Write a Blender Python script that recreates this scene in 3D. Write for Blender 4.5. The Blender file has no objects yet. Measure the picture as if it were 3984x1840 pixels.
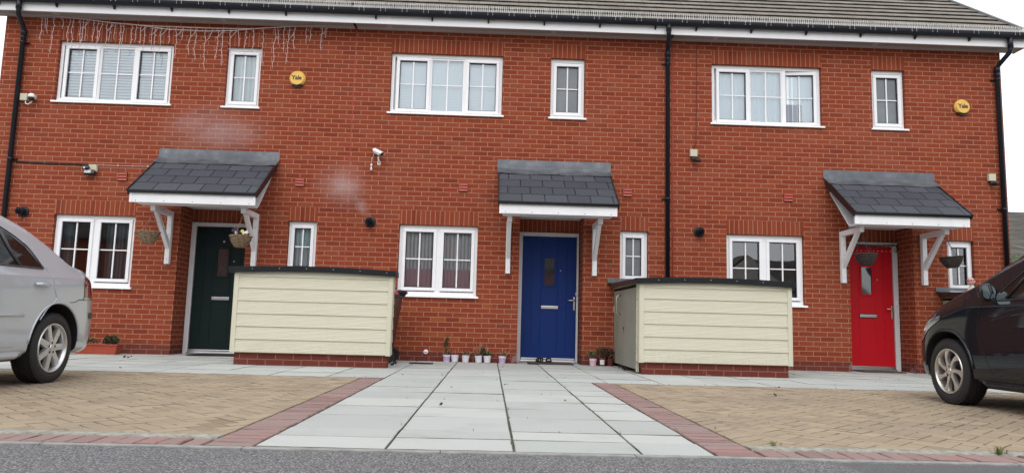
import bpy, bmesh, math, random
from mathutils import Vector, Matrix
import numpy as np
R = random.Random(7)
rad = math.radians
sc = bpy.context.scene
col = sc.collection

# ------------------------------------------------------------------ camera, sky, sun, exposure
F_PX, PITCH, YAW, ROLL, DIST, HEYE = 2850.0, 0.118725, 0.027187, 0.026291, 11.391, 0.5973
cy_, sy_ = math.cos(YAW), math.sin(YAW)
fwd = Vector((sy_*math.cos(PITCH), cy_*math.cos(PITCH), math.sin(PITCH)))
rgt = Vector((cy_, -sy_, 0)); upv = rgt.cross(fwd)
r2 = math.cos(ROLL)*rgt + math.sin(ROLL)*upv
u2 = -math.sin(ROLL)*rgt + math.cos(ROLL)*upv
cam = bpy.data.cameras.new('camera'); co = bpy.data.objects.new('camera', cam); col.objects.link(co)
m3 = Matrix((r2, u2, -fwd)).transposed()
co.matrix_world = Matrix.Translation((0, -DIST, HEYE)) @ m3.to_4x4()
cam.sensor_width = 36; cam.lens = F_PX/3984*36; cam.clip_end = 2000; cam.clip_start = .05
sc.camera = co

SUN_EL, SUN_ROT = rad(50), rad(190)
world = bpy.data.worlds.new('World'); sc.world = world; world.use_nodes = True
wn = world.node_tree; wn.nodes.clear()
sky = wn.nodes.new('ShaderNodeTexSky'); sky.sky_type = 'NISHITA'; sky.sun_disc = False
sky.sun_elevation = SUN_EL; sky.sun_rotation = SUN_ROT; sky.air_density = 1.0; sky.dust_density = 4.0; sky.ozone_density = 1.0
hs = wn.nodes.new('ShaderNodeHueSaturation'); hs.inputs['Saturation'].default_value = .12
bg = wn.nodes.new('ShaderNodeBackground'); bg.inputs['Strength'].default_value = .15
wo = wn.nodes.new('ShaderNodeOutputWorld')
wn.links.new(sky.outputs[0], hs.inputs['Color']); mxs = wn.nodes.new('ShaderNodeMix'); mxs.data_type = 'RGBA'; mxs.inputs[0].default_value = .7      # an even overcast veil over the clear sky
mxs.inputs[7].default_value = (6.3, 6.45, 6.7, 1); wn.links.new(hs.outputs[0], mxs.inputs[6]); wn.links.new(mxs.outputs[2], bg.inputs['Color']); wn.links.new(bg.outputs[0], wo.inputs['Surface'])
sl = bpy.data.lights.new('sun', 'SUN'); sl.energy = .5; sl.angle = rad(50); sl.color = (1, .97, .93)
so = bpy.data.objects.new('sun', sl); col.objects.link(so)
sd = Vector((math.sin(SUN_ROT)*math.cos(SUN_EL), math.cos(SUN_ROT)*math.cos(SUN_EL), math.sin(SUN_EL)))
so.rotation_euler = sd.to_track_quat('Z', 'Y').to_euler(); so.location = (0, -20, 30)
sc.view_settings.view_transform = 'Standard'; sc.view_settings.look = 'None'
sc.view_settings.exposure = 0.68; sc.view_settings.gamma = 1.0
sc.cycles.volume_bounces = 4

# ------------------------------------------------------------------ helpers
class MB:
    """collects faces and links them as one mesh object"""
    def __init__(s): s.v = []; s.f = []; s.m = []; s.sm = []
    def add(s, vs, fs, mat=0, smooth=False):
        b = len(s.v); s.v += [tuple(p) for p in vs]
        for f in fs: s.f.append([b+i for i in f]); s.m.append(mat); s.sm.append(smooth)
        return s
    def quad(s, a, b, c, d, mat=0, smooth=False): return s.add([a, b, c, d], [(0, 1, 2, 3)], mat, smooth)
    def box(s, x0, x1, y0, y1, z0, z1, mat=0, bv=0.0):
        if x0 > x1: x0, x1 = x1, x0
        if y0 > y1: y0, y1 = y1, y0
        if z0 > z1: z0, z1 = z1, z0
        if bv <= 0:
            v = [(x, y, z) for z in (z0, z1) for y in (y0, y1) for x in (x0, x1)]
            return s.add(v, [(0, 2, 3, 1), (4, 5, 7, 6), (0, 1, 5, 4), (2, 6, 7, 3), (0, 4, 6, 2), (1, 3, 7, 5)], mat)
        bm = bmesh.new(); bmesh.ops.create_cube(bm, size=1)
        for v in bm.verts: v.co = Vector(((x0+x1)/2+v.co.x*(x1-x0), (y0+y1)/2+v.co.y*(y1-y0), (z0+z1)/2+v.co.z*(z1-z0)))
        bmesh.ops.bevel(bm, geom=bm.edges[:], offset=min(bv, .45*min(x1-x0, y1-y0, z1-z0)), segments=2, affect='EDGES', profile=.6)
        return s.bm(bm, mat)
    def bm(s, bm, mat=0, smooth=False):
        bm.verts.index_update()
        s.add([v.co[:] for v in bm.verts], [[v.index for v in f.verts] for f in bm.faces], mat, smooth); bm.free(); return s
    def prism(s, poly, axis, a, b, mat=0):
        """polygon (2D) extruded along axis; 'x': (y,z), 'y': (x,z), 'z': (x,y)"""
        def P(p, t): return (t, p[0], p[1]) if axis == 'x' else ((p[0], t, p[1]) if axis == 'y' else (p[0], p[1], t))
        n = len(poly); v = [P(p, a) for p in poly]+[P(p, b) for p in poly]
        fs = [tuple(range(n))[::-1], tuple(range(n, 2*n))]+[(i, (i+1) % n, n+(i+1) % n, n+i) for i in range(n)]
        return s.add(v, fs, mat)
    def tube(s, path, r, n=6, mat=0, smooth=True, caps=True):
        path = [Vector(p) for p in path]; rs = r if isinstance(r, (list, tuple)) else [r]*len(path)
        vs = []; fs = []; prev = None
        for i, p in enumerate(path):
            t = (path[min(i+1, len(path)-1)]-path[max(i-1, 0)])
            t = t.normalized() if t.length > 1e-9 else Vector((0, 0, 1))
            if prev is None: a = t.orthogonal().normalized()
            else:
                a = prev-t*prev.dot(t); a = a.normalized() if a.length > 1e-6 else t.orthogonal().normalized()
            prev = a; b = t.cross(a)
            vs += [p+(a*math.cos(k*2*math.pi/n)+b*math.sin(k*2*math.pi/n))*rs[i] for k in range(n)]
        for i in range(len(path)-1):
            for k in range(n): fs.append((i*n+k, i*n+(k+1) % n, (i+1)*n+(k+1) % n, (i+1)*n+k))
        if caps: fs.append(tuple(range(n))[::-1]); fs.append(tuple((len(path)-1)*n+k for k in range(n)))
        return s.add(vs, fs, mat, smooth)
    def lathe(s, prof, o=(0, 0, 0), axis='z', n=24, mat=0, smooth=True, jit=None):
        """profile of (r, h) turned round an axis"""
        o = Vector(o); vs = []; fs = []
        for i, (r, h) in enumerate(prof):
            for k in range(n):
                a = 2*math.pi*k/n; c, d = r*math.cos(a), r*math.sin(a)
                p = Vector((c, d, h)) if axis == 'z' else (Vector((h, c, d)) if axis == 'x' else Vector((c, h, d)))
                vs.append(o+p)
        for i in range(len(prof)-1):
            for k in range(n):
                q = (i*n+k, i*n+(k+1) % n, (i+1)*n+(k+1) % n, (i+1)*n+k)
                fs.append(q if axis != 'y' else q[::-1])
        return s.add(vs, fs, mat, smooth)
    def ball(s, c, r, mat=0, sx=1, sy=1, sz=1, n=12):
        pr = [(max(1e-4, math.sin(math.pi*i/n)), -math.cos(math.pi*i/n)) for i in range(n+1)]
        b = len(s.v); s.lathe(pr, n=n*2, mat=mat)
        for i in range(b, len(s.v)):
            x, y, z = s.v[i]; s.v[i] = (c[0]+x*r*sx, c[1]+y*r*sy, c[2]+z*r*sz)
        return s
    def rot(s, b, pivot, M):
        p = Vector(pivot)
        for i in range(b, len(s.v)): s.v[i] = tuple(p+M @ (Vector(s.v[i])-p))
        return s
    def build(s, name, mats, parent=None, sharp=None, bevel=0):
        """one mesh object; vertices are world coordinates, kept relative to the parent's place"""
        off = Vector((0, 0, 0)); q = parent
        while q is not None: off += q.location; q = q.parent
        me = bpy.data.meshes.new(name); me.from_pydata([tuple(Vector(p)-off) for p in s.v], [], s.f)
        for m in (mats if isinstance(mats, (list, tuple)) else [mats]): me.materials.append(m)
        me.polygons.foreach_set('material_index', s.m); me.polygons.foreach_set('use_smooth', s.sm); me.update()
        if sharp: me.set_sharp_from_angle(angle=rad(sharp))
        o = bpy.data.objects.new(name, me); col.objects.link(o); o.parent = parent
        return o

def tag(o, label=None, cat=None, group=None, kind=None):
    if label: o['label'] = label
    if cat: o['category'] = cat
    if group: o['group'] = group
    if kind: o['kind'] = kind
    return o
def thing(name, label, cat, loc=(0, 0, 0), group=None):
    o = bpy.data.objects.new(name, None); col.objects.link(o); o.location = loc; o.empty_display_size = .1
    return tag(o, label, cat, group)
def struct(name, mb, mats): return tag(mb.build(name, mats), kind='structure')
def copy_tree(o, parent=None):
    c = o.copy(); col.objects.link(c); c.parent = parent
    for ch in list(o.children): copy_tree(ch, c)
    return c

# ------------------------------------------------------------------ materials
class NT:
    def __init__(s, name):
        s.mat = bpy.data.materials.new(name); s.mat.use_nodes = True; s.t = s.mat.node_tree; s.t.nodes.clear()
        s.out = s.t.nodes.new('ShaderNodeOutputMaterial')
    def n(s, typ, ins=None, **kw):
        d = s.t.nodes.new('ShaderNode'+typ)
        for k, v in kw.items(): setattr(d, k, v)
        for k, v in (ins or {}).items():
            if hasattr(v, 'is_output') or isinstance(v, bpy.types.NodeSocket): s.t.links.new(v, d.inputs[k])
            else: d.inputs[k].default_value = v
        return d
    def m(s, op, a, b=0.0, c=0.0, clamp=False): return s.n('Math', {0: a, 1: b, 2: c}, operation=op, use_clamp=clamp).outputs[0]
    def xyz(s, v): d = s.n('SeparateXYZ', {0: v}); return d.outputs[0], d.outputs[1], d.outputs[2]
    def vec(s, x=0.0, y=0.0, z=0.0): return s.n('CombineXYZ', {0: x, 1: y, 2: z}).outputs[0]
    def pos(s): return s.n('NewGeometry').outputs['Position']
    def obj(s): return s.n('TexCoord').outputs['Object']
    def noise(s, v, scale, detail=3, rough=.55, col=False, dist=0):
        d = s.n('TexNoise', {'Vector': v, 'Scale': scale, 'Detail': detail, 'Roughness': rough, 'Distortion': dist}); return d.outputs['Color' if col else 'Fac']
    def ramp(s, f, stops, interp='LINEAR'):
        d = s.n('ValToRGB', {0: f}); r = d.color_ramp; r.interpolation = interp
        while len(r.elements) < len(stops): r.elements.new(.5)
        for e, (p, c) in zip(r.elements, stops): e.position = p; e.color = (*c, 1) if len(c) == 3 else c
        return d.outputs[0]
    def mix(s, f, a, b, blend='MIX'):
        d = s.n('Mix', data_type='RGBA', blend_type=blend)
        for i, v in ((0, f), (6, a), (7, b)):
            if isinstance(v, bpy.types.NodeSocket): s.t.links.new(v, d.inputs[i])
            else: d.inputs[i].default_value = v if i == 0 else (*v, 1)
        return d.outputs[2]
    def sstep(s, x, a, b): return s.n('MapRange', {0: x, 1: a, 2: b, 3: 0.0, 4: 1.0}, interpolation_type='SMOOTHSTEP').outputs[0]
    def bump(s, h, strength=.5, dist=.01): return s.n('Bump', {'Height': h, 'Strength': strength, 'Distance': dist}).outputs[0]
    def pbr(s, color, rough=.5, metal=0.0, normal=None, coat=0.0, spec=.5, trans=0.0, **kw):
        ins = {'Base Color': color if isinstance(color, bpy.types.NodeSocket) else (*color, 1), 'Roughness': rough, 'Metallic': metal,
               'Coat Weight': coat, 'Specular IOR Level': spec, 'Transmission Weight': trans}
        ins.update(kw)
        d = s.n('BsdfPrincipled', ins)
        if normal is not None: s.t.links.new(normal, d.inputs['Normal'])
        s.t.links.new(d.outputs[0], s.out.inputs['Surface']); return s.mat

def plain(name, c, rough=.5, metal=0.0, var=.08, scale=6, coat=0.0, bmp=0.0, bscale=60, spec=.5):
    t = NT(name); p = t.obj(); f = t.noise(p, scale, 4)
    a = tuple(x*(1-var) for x in c); b = tuple(min(1, x*(1+var)) for x in c)
    cc = t.ramp(f, [(.3, a), (.7, b)])
    nr = t.bump(t.noise(p, bscale, 3), bmp, .004) if bmp else None
    return t.pbr(cc, rough, metal, nr, coat, spec)

def brick_mat(name, soldier=None):
    t = NT(name); P = t.pos(); x, y, z = t.xyz(P)
    u = t.m('ADD', x, y); wob = t.noise(P, 9, 2); wob2 = t.noise(P, 55, 2)
    if soldier is None:
        rowf = t.m('DIVIDE', z, .075); row = t.m('FLOOR', rowf)
        uu = t.m('ADD', t.m('DIVIDE', u, .225), t.m('MULTIPLY', t.m('FLOORED_MODULO', row, 2.0), .5))
        uu = t.m('ADD', uu, t.m('MULTIPLY', t.n('TexWhiteNoise', {'Vector': t.vec(row, 3.1, 0)}).outputs[0], .06))
        cidx = t.m('FLOOR', uu)
        fu = t.m('FRACT', uu); fv = t.m('FRACT', t.m('ADD', rowf, t.m('MULTIPLY', t.m('SUBTRACT', wob, .5), .07)))
        du = t.m('MULTIPLY', t.m('MINIMUM', fu, t.m('SUBTRACT', 1.0, fu)), .225)
        dv = t.m('MULTIPLY', t.m('MINIMUM', fv, t.m('SUBTRACT', 1.0, fv)), .075)
        d = t.m('MINIMUM', du, dv)
    else:
        uu = t.m('DIVIDE', u, .075); cidx = t.m('FLOOR', uu); row = t.m('FLOOR', t.m('DIVIDE', z, 2.0))
        fu = t.m('FRACT', t.m('ADD', uu, t.m('MULTIPLY', t.m('SUBTRACT', wob, .5), .05)))
        d = t.m('MULTIPLY', t.m('MINIMUM', fu, t.m('SUBTRACT', 1.0, fu)), .075)
    d = t.m('ADD', d, t.m('MULTIPLY', t.m('SUBTRACT', wob2, .5), .0042))
    mask = t.sstep(d, .0042, .0072)
    wn_ = t.n('TexWhiteNoise', {'Vector': t.vec(cidx, row, 0.0)}); r1 = wn_.outputs[0]
    base = t.ramp(r1, [(0, (.165, .026, .011)), (.07, (.195, .032, .0125)), (.32, (.218, .0375, .0132)), (.62, (.232, .0415, .0145)), (.85, (.245, .049, .019)), (.95, (.240, .058, .026)), (1, (.185, .038, .020))])
    fine = t.noise(P, 120, 3, .65); med = t.noise(P, 22, 3)
    base = t.mix(t.m('MULTIPLY', t.sstep(fine, .42, .75), .35), base, (.275, .080, .044))
    base = t.mix(t.m('MULTIPLY', t.sstep(med, .56, .74), .30), base, (.145, .030, .021))
    # scattered orange repair bricks low down beside the middle house's window
    sx = t.m('SUBTRACT', x, -1.25); sz = t.m('SUBTRACT', z, .95)
    near = t.m('SUBTRACT', 1.0, t.sstep(t.m('SQRT', t.m('ADD', t.m('MULTIPLY', sx, t.m('MULTIPLY', sx, .5)), t.m('MULTIPLY', sz, sz))), .3, 1.0))
    org = t.m('GREATER_THAN', t.m('ADD', t.m('MULTIPLY', near, .27), r1), 1.0)
    base = t.mix(t.m('MULTIPLY', org, .7), base, (.30, .075, .022))
    # pinkish bloom in broad patches, and the darker damp course at the foot
    bl = t.sstep(t.noise(t.n('VectorMath', {0: P, 1: (.8, 1, 1.3)}, operation='MULTIPLY').outputs[0], 1.1, 4, .6), .50, .72)
    base = t.mix(t.m('MULTIPLY', bl, .34), base, (.26, .088, .052))
    foot = t.m('SUBTRACT', 1.0, t.sstep(t.m('ADD', z, t.m('MULTIPLY', t.noise(P, 3.0, 2), .04)), .155, .185))
    base = t.mix(t.m('MULTIPLY', foot, .75), base, (.10, .026, .023))
    salt = t.m('MULTIPLY', t.sstep(t.noise(P, 4.0, 3), .60, .68), t.m('SUBTRACT', 1.0, t.sstep(z, .10, .17)))
    base = t.mix(t.m('MULTIPLY', salt, .55), base, (.34, .22, .20))
    mort = t.mix(fine, (.335, .140, .085), (.425, .205, .135))
    mort = t.mix(t.m('MULTIPLY', foot, .6), mort, (.17, .07, .056))
    c = t.mix(mask, mort, base)
    h = t.m('ADD', t.m('MULTIPLY', mask, .006), t.m('MULTIPLY', t.noise(P, 90, 3), .0035))
    h = t.m('ADD', h, t.m('MULTIPLY', r1, .0022))
    return t.pbr(c, .88, normal=t.bump(h, .7, 1.0), spec=.25)

M = {}
M['brick'] = brick_mat('red_brick'); M['soldier'] = brick_mat('soldier_brick', 1)
M['upvc'] = plain('white_upvc', (.80, .80, .82), .35, var=.02)
M['upvc2'] = plain('white_paint_timber', (.78, .78, .80), .5, var=.04, bmp=.1)
M['blackplastic'] = plain('black_gutter_plastic', (.009, .011, .018), .4, var=.15, spec=.35)
M['blackedge'] = plain('black_trim', (.010, .011, .014), .4, var=.2)
M['chrome'] = plain('satin_chrome', (.62, .62, .64), .28, 1.0, var=.04)
M['steel'] = plain('brushed_steel', (.55, .52, .48), .35, 1.0, var=.05)
M['joint'] = plain('dark_joint_sand', (.125, .115, .095), .95, var=.5, scale=25)
M['rubber'] = plain('tyre_rubber', (.014, .013, .014), .75, var=.2, bmp=.15)
M['well'] = plain('wheel_well_black', (.006, .006, .006), .9)
M['cream'] = None
M['pin'] = plain('pale_spike_plastic', (.60, .60, .60), .4, var=.1)
M['led'] = plain('pale_string_light_cable', (.60, .47, .46), .45, var=.05)
M['greybox'] = plain('beige_junction_box', (.50, .47, .36), .5, var=.05)
M['whiteplastic'] = plain('white_camera_plastic', (.80, .80, .80), .35, var=.02)
M['pinkcable'] = plain('pink_cable', (.62, .35, .29), .5)
M['redcable'] = plain('dark_red_cable', (.10, .014, .012), .5)
M['terracotta_vent'] = plain('terracotta_vent_plastic', (.34, .045, .022), .5, var=.06)
M['ventdark'] = plain('dark_vent_gap', (.09, .012, .008), .8)
M['terracotta'] = plain('terracotta_planter_plastic', (.32, .050, .022), .55, var=.12, scale=9)
M['soil'] = plain('potting_soil', (.035, .024, .016), .95, var=.5, scale=40)
M['twig'] = plain('dry_twig', (.38, .20, .13), .8, var=.3)
M['deadleaf'] = plain('withered_leaf', (.060, .045, .022), .85, var=.6, scale=30)
M['deadleaf2'] = plain('brown_withered_leaf', (.075, .042, .026), .85, var=.6, scale=30)
M['green'] = plain('weed_green', (.085, .14, .035), .7, var=.5, scale=30)
M['darkgreen'] = plain('shrub_leaf', (.035, .075, .020), .6, var=.6, scale=12)
M['yellowleaf'] = plain('yellowed_leaf', (.30, .26, .07), .7, var=.4)
M['matblack'] = plain('black_mat_fibre', (.018, .016, .016), .95, var=.4, scale=60, bmp=.4, bscale=300)
M['matbrown'] = plain('brown_coir', (.085, .055, .040), .95, var=.4, scale=60, bmp=.4, bscale=300)
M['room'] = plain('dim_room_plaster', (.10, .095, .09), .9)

def flag_mat():
    t = NT('pale_concrete_flags'); P = t.pos(); rnd = t.n('NewGeometry').outputs['Random Per Island']
    c = t.ramp(rnd, [(0, (.365, .380, .366)), (.5, (.405, .420, .404)), (1, (.445, .456, .436))])
    n1 = t.noise(P, 2.2, 4, .6); n2 = t.noise(P, 260, 2)
    c = t.mix(t.m('MULTIPLY', t.sstep(n1, .48, .74), .40), c, (.27, .285, .265))
    c = t.mix(t.m('MULTIPLY', t.sstep(n2, .55, .75), .35), c, (.24, .25, .245))
    st = t.sstep(t.noise(P, 7, 3), .63, .74)
    c = t.mix(t.m('MULTIPLY', st, .20), c, (.23, .23, .18))
    return t.pbr(c, .82, normal=t.bump(t.m('ADD', n2, t.m('MULTIPLY', t.noise(P, 30, 3), .6)), .25, .003), spec=.3)
def block_mat(name, cols, patch, pf):
    t = NT(name); P = t.pos(); rnd = t.n('NewGeometry').outputs['Random Per Island']
    c = t.ramp(rnd, cols)
    n1 = t.noise(P, 1.3, 4, .62); n2 = t.noise(P, 240, 2)
    c = t.mix(t.m('MULTIPLY', t.sstep(n1, .45, .70), pf), c, patch)
    c = t.mix(t.m('MULTIPLY', t.sstep(n2, .52, .72), .4), c, tuple(v*.55 for v in patch))
    return t.pbr(c, .9, normal=t.bump(n2, .3, .003), spec=.2)
def asphalt_mat():
    t = NT('worn_asphalt'); P = t.pos()
    v = t.n('TexVoronoi', {'Vector': P, 'Scale': 105.0, 'Randomness': 1.0}); d = v.outputs['Distance']; vc = v.outputs['Color']
    r, g, b = t.xyz(vc)
    c = t.ramp(r, [(0, (.135, .133, .135)), (.45, (.19, .187, .19)), (.8, (.25, .246, .246)), (1, (.36, .355, .355))])
    c = t.mix(t.sstep(d, .40, .62), c, (.085, .083, .085))
    n1 = t.noise(P, 1.2, 4); c = t.mix(t.m('MULTIPLY', t.sstep(n1, .45, .7), .35), c, (.125, .12, .124))
    x, y, z = t.xyz(P)
    patch = t.m('MULTIPLY', t.sstep(t.m('ADD', x, t.m('MULTIPLY', n1, .1)), 1.66, 1.72), t.m('SUBTRACT', 1.0, t.sstep(t.m('ADD', y, t.m('MULTIPLY', n1, .02)), -7.90, -7.89)))
    c = t.mix(t.m('MULTIPLY', patch, .8), c, (.105, .105, .11))
    return t.pbr(c, .9, normal=t.bump(t.m('SUBTRACT', 1.0, d), .6, .004), spec=.25)
M['flag'] = flag_mat()
M['buff'] = block_mat('buff_block_paving', [(0, (.235, .182, .128)), (.06, (.305, .243, .170)), (.5, (.335, .269, .190)), (.92, (.36, .292, .207)), (.98, (.29, .226, .158)), (1, (.225, .17, .12))], (.255, .205, .158), .7)
M['redblock'] = block_mat('red_block_paving', [(0, (.225, .145, .133)), (.4, (.27, .175, .162)), (.7, (.275, .196, .182)), (.9, (.295, .182, .168)), (1, (.31, .160, .148))], (.25, .193, .178), .65)
M['asphalt'] = asphalt_mat()
M['flagedge'] = plain('dirty_flag_arris', (.15, .15, .128), .95, var=.7, scale=5)
M['buffedge'] = plain('dirty_block_arris', (.22, .175, .125), .95, var=.7, scale=3)
M['rededge'] = plain('dirty_red_block_arris', (.185, .122, .110), .95, var=.5, scale=9)
M['kerb'] = plain('concrete_edging', (.25, .25, .24), .9, var=.25, scale=14, bmp=.3, bscale=120)
M['haunch'] = plain('rough_mortar_haunch', (.27, .26, .225), .95, var=.35, scale=22, bmp=.6, bscale=90)
M['earth'] = plain('earth_ground', (.16, .15, .12), .95, var=.3, scale=2)

def glass_mat(name, tint=(1, 1, 1), boost=1.0):
    t = NT(name); fr = t.n('Fresnel', {'IOR': 1.5}).outputs[0]
    P = t.pos(); nb = t.bump(t.noise(P, 2.2, 1), .05, .02)
    f = t.m('MULTIPLY', t.m('ADD', fr, .05), 1.9*boost, clamp=True)
    tr = t.n('BsdfTransparent', {'Color': (*tint, 1)}); gl = t.n('BsdfGlossy', {'Roughness': .01, 'Color': (.95, .97, 1, 1), 'Normal': nb})
    mx = t.n('MixShader', {0: f, 1: tr.outputs[0], 2: gl.outputs[0]}); t.t.links.new(mx.outputs[0], t.out.inputs['Surface']); return t.mat
M['glass'] = glass_mat('window_glass', (.86, .93, .96))
def obscure_mat():
    t = NT('obscure_glass'); P = t.pos(); n = t.n('TexVoronoi', {'Vector': P, 'Scale': 70.0}).outputs['Distance']
    return t.pbr(t.ramp(t.noise(P, 3, 3), [(.3, (.125, .14, .155)), (.7, (.17, .19, .205))]), .12, normal=t.bump(n, .25, .006), spec=.6)
M['obscure'] = obscure_mat()
def fabric_mat(name, c1, c2, scale, axis='x', split=None, c3=None):
    t = NT(name); x, y, z = t.xyz(t.pos())
    w = t.n('TexWave', {'Vector': t.vec(x if axis == 'x' else z, 0.0, 0.0), 'Scale': scale, 'Distortion': 1.0 if axis == 'x' else 0, 'Detail': 2}).outputs['Fac']
    c = t.mix(w, c1, c2)
    if split: c = t.mix(t.sstep(z, split+.02, split-.02), c, c3)
    return t.pbr(c, .85)
M['venetian'] = plain('white_venetian_slat', (.88, .92, .94), .45, var=.02)
M['pleat'] = fabric_mat('pleated_blind_cloth', (.80, .85, .87), (.90, .93, .95), 12, 'z')
M['vertblind'] = fabric_mat('pale_vertical_blind_cloth', (.84, .89, .91), (.90, .94, .96), 3.4)
M['curtain_pale'] = fabric_mat('pale_green_curtain_cloth', (.50, .58, .58), (.78, .84, .84), 5)
M['curtain_stripe'] = fabric_mat('striped_curtain_cloth', (.80, .75, .73), (.40, .36, .355), 5.5, 'x', 1.42, (.52, .35, .38))  # cloth colours lightened to make up for low light behind the glass
M['curtain_dark'] = fabric_mat('dark_curtain_cloth', (.045, .058, .066), (.12, .155, .17), 5)
M['folded'] = plain('grey_board', (.22, .24, .30), .7)

def slate_mat():
    t = NT('canopy_slate'); P = t.pos(); rnd = t.n('NewGeometry').outputs['Random Per Island']
    c = t.ramp(rnd, [(0, (.042, .047, .060)), (.5, (.052, .058, .072)), (1, (.062, .069, .084))])
    sp = t.sstep(t.noise(P, 55, 2), .62, .70)
    c = t.mix(t.m('MULTIPLY', sp, .35), c, (.02, .02, .024))
    return t.pbr(c, .62, normal=t.bump(t.noise(P, 40, 3), .15, .004), spec=.35)
M['slate'] = slate_mat()
def lead_mat():
    t = NT('lead_flashing'); P = t.pos(); n = t.noise(P, 5, 4, .6)
    c = t.ramp(n, [(.3, (.070, .078, .092)), (.55, (.105, .114, .128)), (.75, (.165, .174, .19))])
    return t.pbr(c, .55, .35, t.bump(t.noise(P, 14, 3), .3, .01))
M['lead'] = lead_mat()
def tile_mat():
    t = NT('weathered_roof_tile'); P = t.pos(); x, y, z = t.xyz(P)
    row = t.m('FLOOR', t.m('DIVIDE', t.m('SUBTRACT', z, 5.40), .2215)); u = t.m('ADD', t.m('DIVIDE', x, .333), t.m('MULTIPLY', t.m('FLOORED_MODULO', row, 2.0), .5))
    fu = t.m('FRACT', u); d = t.m('MINIMUM', fu, t.m('SUBTRACT', 1.0, fu))
    r1 = t.n('TexWhiteNoise', {'Vector': t.vec(t.m('FLOOR', u), row, 0.0)}).outputs[0]
    c = t.ramp(r1, [(0, (.185, .163, .140)), (.6, (.215, .190, .165)), (1, (.245, .220, .192))])
    n1 = t.noise(P, 3.5, 4, .65)
    c = t.mix(t.m('MULTIPLY', t.sstep(n1, .52, .72), .5), c, (.10, .10, .075))
    c = t.mix(t.m('MULTIPLY', t.sstep(t.noise(P, 90, 2), .55, .7), .3), c, (.10, .095, .085))
    c = t.mix(t.sstep(d, .022, .008), c, (.05, .045, .04))
    return t.pbr(c, .92, normal=t.bump(t.noise(P, 60, 3), .3, .005), spec=.2)
M['tile'] = tile_mat()
M['moss'] = plain('near_black_tile_edge', (.030, .030, .020), .97, var=.6, scale=18, bmp=.5, bscale=50)  # near-black front edges, drawing the dark bands between tile rows

def clad_mat(name, c1, c2, grain=True):
    t = NT(name); P = t.pos(); x, y, z = t.xyz(P); rnd = t.n('NewGeometry').outputs['Random Per Island']
    v = t.vec(t.m('ADD', t.m('MULTIPLY', t.m('ADD', x, y), 1.3), t.m('MULTIPLY', rnd, 40.0)), t.m('MULTIPLY', z, 17.0), t.m('MULTIPLY', rnd, 9.0))
    g = t.n('TexWave', {'Vector': v, 'Scale': 1.15, 'Distortion': 5.0, 'Detail': 2.5, 'Detail Scale': .8}, bands_direction='Y').outputs['Fac']
    c = t.mix(t.noise(P, 2.5, 3), c1, c2)
    dirt = t.m('MULTIPLY', t.sstep(t.m('ADD', z, t.m('MULTIPLY', t.noise(P, 6, 4, .7), -.35)), .22, -.05), t.sstep(t.noise(P, 28, 3), .35, .65)); c = t.mix(t.m('MULTIPLY', dirt, .14), c, (.27, .23, .165))
    drip = t.sstep(t.noise(t.vec(t.m('MULTIPLY', t.m('ADD', x, y), 14.0), 0.0, t.m('MULTIPLY', z, .7)), 1.0, 4, .65), .56, .78); c = t.mix(t.m('MULTIPLY', drip, .10), c, (.36, .34, .25))
    return t.pbr(c, .6, normal=t.bump(g, (.55 if grain else 0), .005))
M['cream'] = clad_mat('cream_cladding', (.55, .525, .405), (.59, .565, .445))
M['creamtrim'] = plain('cream_corner_trim', (.55, .525, .41), .5, var=.04)
M['sage'] = plain('grey_green_door_paint', (.27, .275, .225), .5, var=.12, scale=2.5)
M['brownfelt'] = plain('brown_roof_edge', (.045, .020, .016), .5, var=.3)
def door_mat(name, c, rough=.38):
    t = NT(name); x, y, z = t.xyz(t.obj())
    g = t.noise(t.vec(t.m('MULTIPLY', x, 60.0), y, t.m('MULTIPLY', z, 3.0)), 3, 3)
    return t.pbr(t.mix(g, tuple(v*.92 for v in c), c), .55, normal=t.bump(g, .12, .002), spec=.22)
M['door_green'] = door_mat('dark_green_door_paint', (.0025, .0125, .0125))
M['door_blue'] = door_mat('royal_blue_door_paint', (.003, .026, .155))
M['door_red'] = door_mat('bright_red_door_paint', (.50, .0035, .012))
M['doorframe'] = plain('off_white_door_frame', (.62, .61, .63), .45, var=.04)
def paint_mat(name, c, metal, rough, coat=1.0, flake=.05, spec=.5):
    t = NT(name); P = t.obj(); fl = t.noise(P, 900, 1)
    cc = t.mix(t.m('MULTIPLY', fl, flake*4), c, tuple(min(1, v*1.5+.01) for v in c))
    return t.pbr(cc, rough, metal, coat=coat, spec=spec, **{'Coat Roughness': .04})
M['silver'] = paint_mat('silver_car_paint', (.435, .472, .515), .30, .36)
M['black'] = paint_mat('black_car_paint', (.0100, .0115, .0150), .0, .5, .8, spec=.0)
M['carglass'] = plain('dark_car_glass', (.010, .009, .009), .04, spec=.4)
M['trimgrey'] = plain('grey_rubber_trim', (.05, .048, .055), .5)
M['alloy'] = plain('silver_alloy', (.62, .62, .63), .30, .85, var=.04)
M['alloy2'] = plain('bronzed_alloy', (.60, .57, .545), .32, .85, var=.12)
M['brakedark'] = plain('dark_brake', (.045, .04, .038), .6, .4)
M['redlens'] = plain('red_lamp_lens', (.16, .008, .014), .12, coat=1)
M['clearlens'] = plain('clear_lamp_lens', (.22, .23, .25), .10, .5, coat=1)
M['amber'] = plain('amber_lens', (.34, .28, .20), .2, coat=1)
M['mirror'] = plain('mirror_glass', (.45, .55, .58), .03, 1.0, var=.01)
M['wicker1'] = plain('pale_wicker', (.24, .17, .105), .85, var=.45, scale=30)
M['wicker2'] = plain('dark_wicker', (.045, .034, .030), .85, var=.5, scale=30)
M['yellow'] = plain('alarm_yellow_plastic', (.70, .43, .085), .4, var=.03)
M['ink'] = plain('dark_brown_lettering', (.030, .012, .006), .6)
M['bluebase'] = plain('dark_blue_base', (.012, .010, .02), .5)
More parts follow.
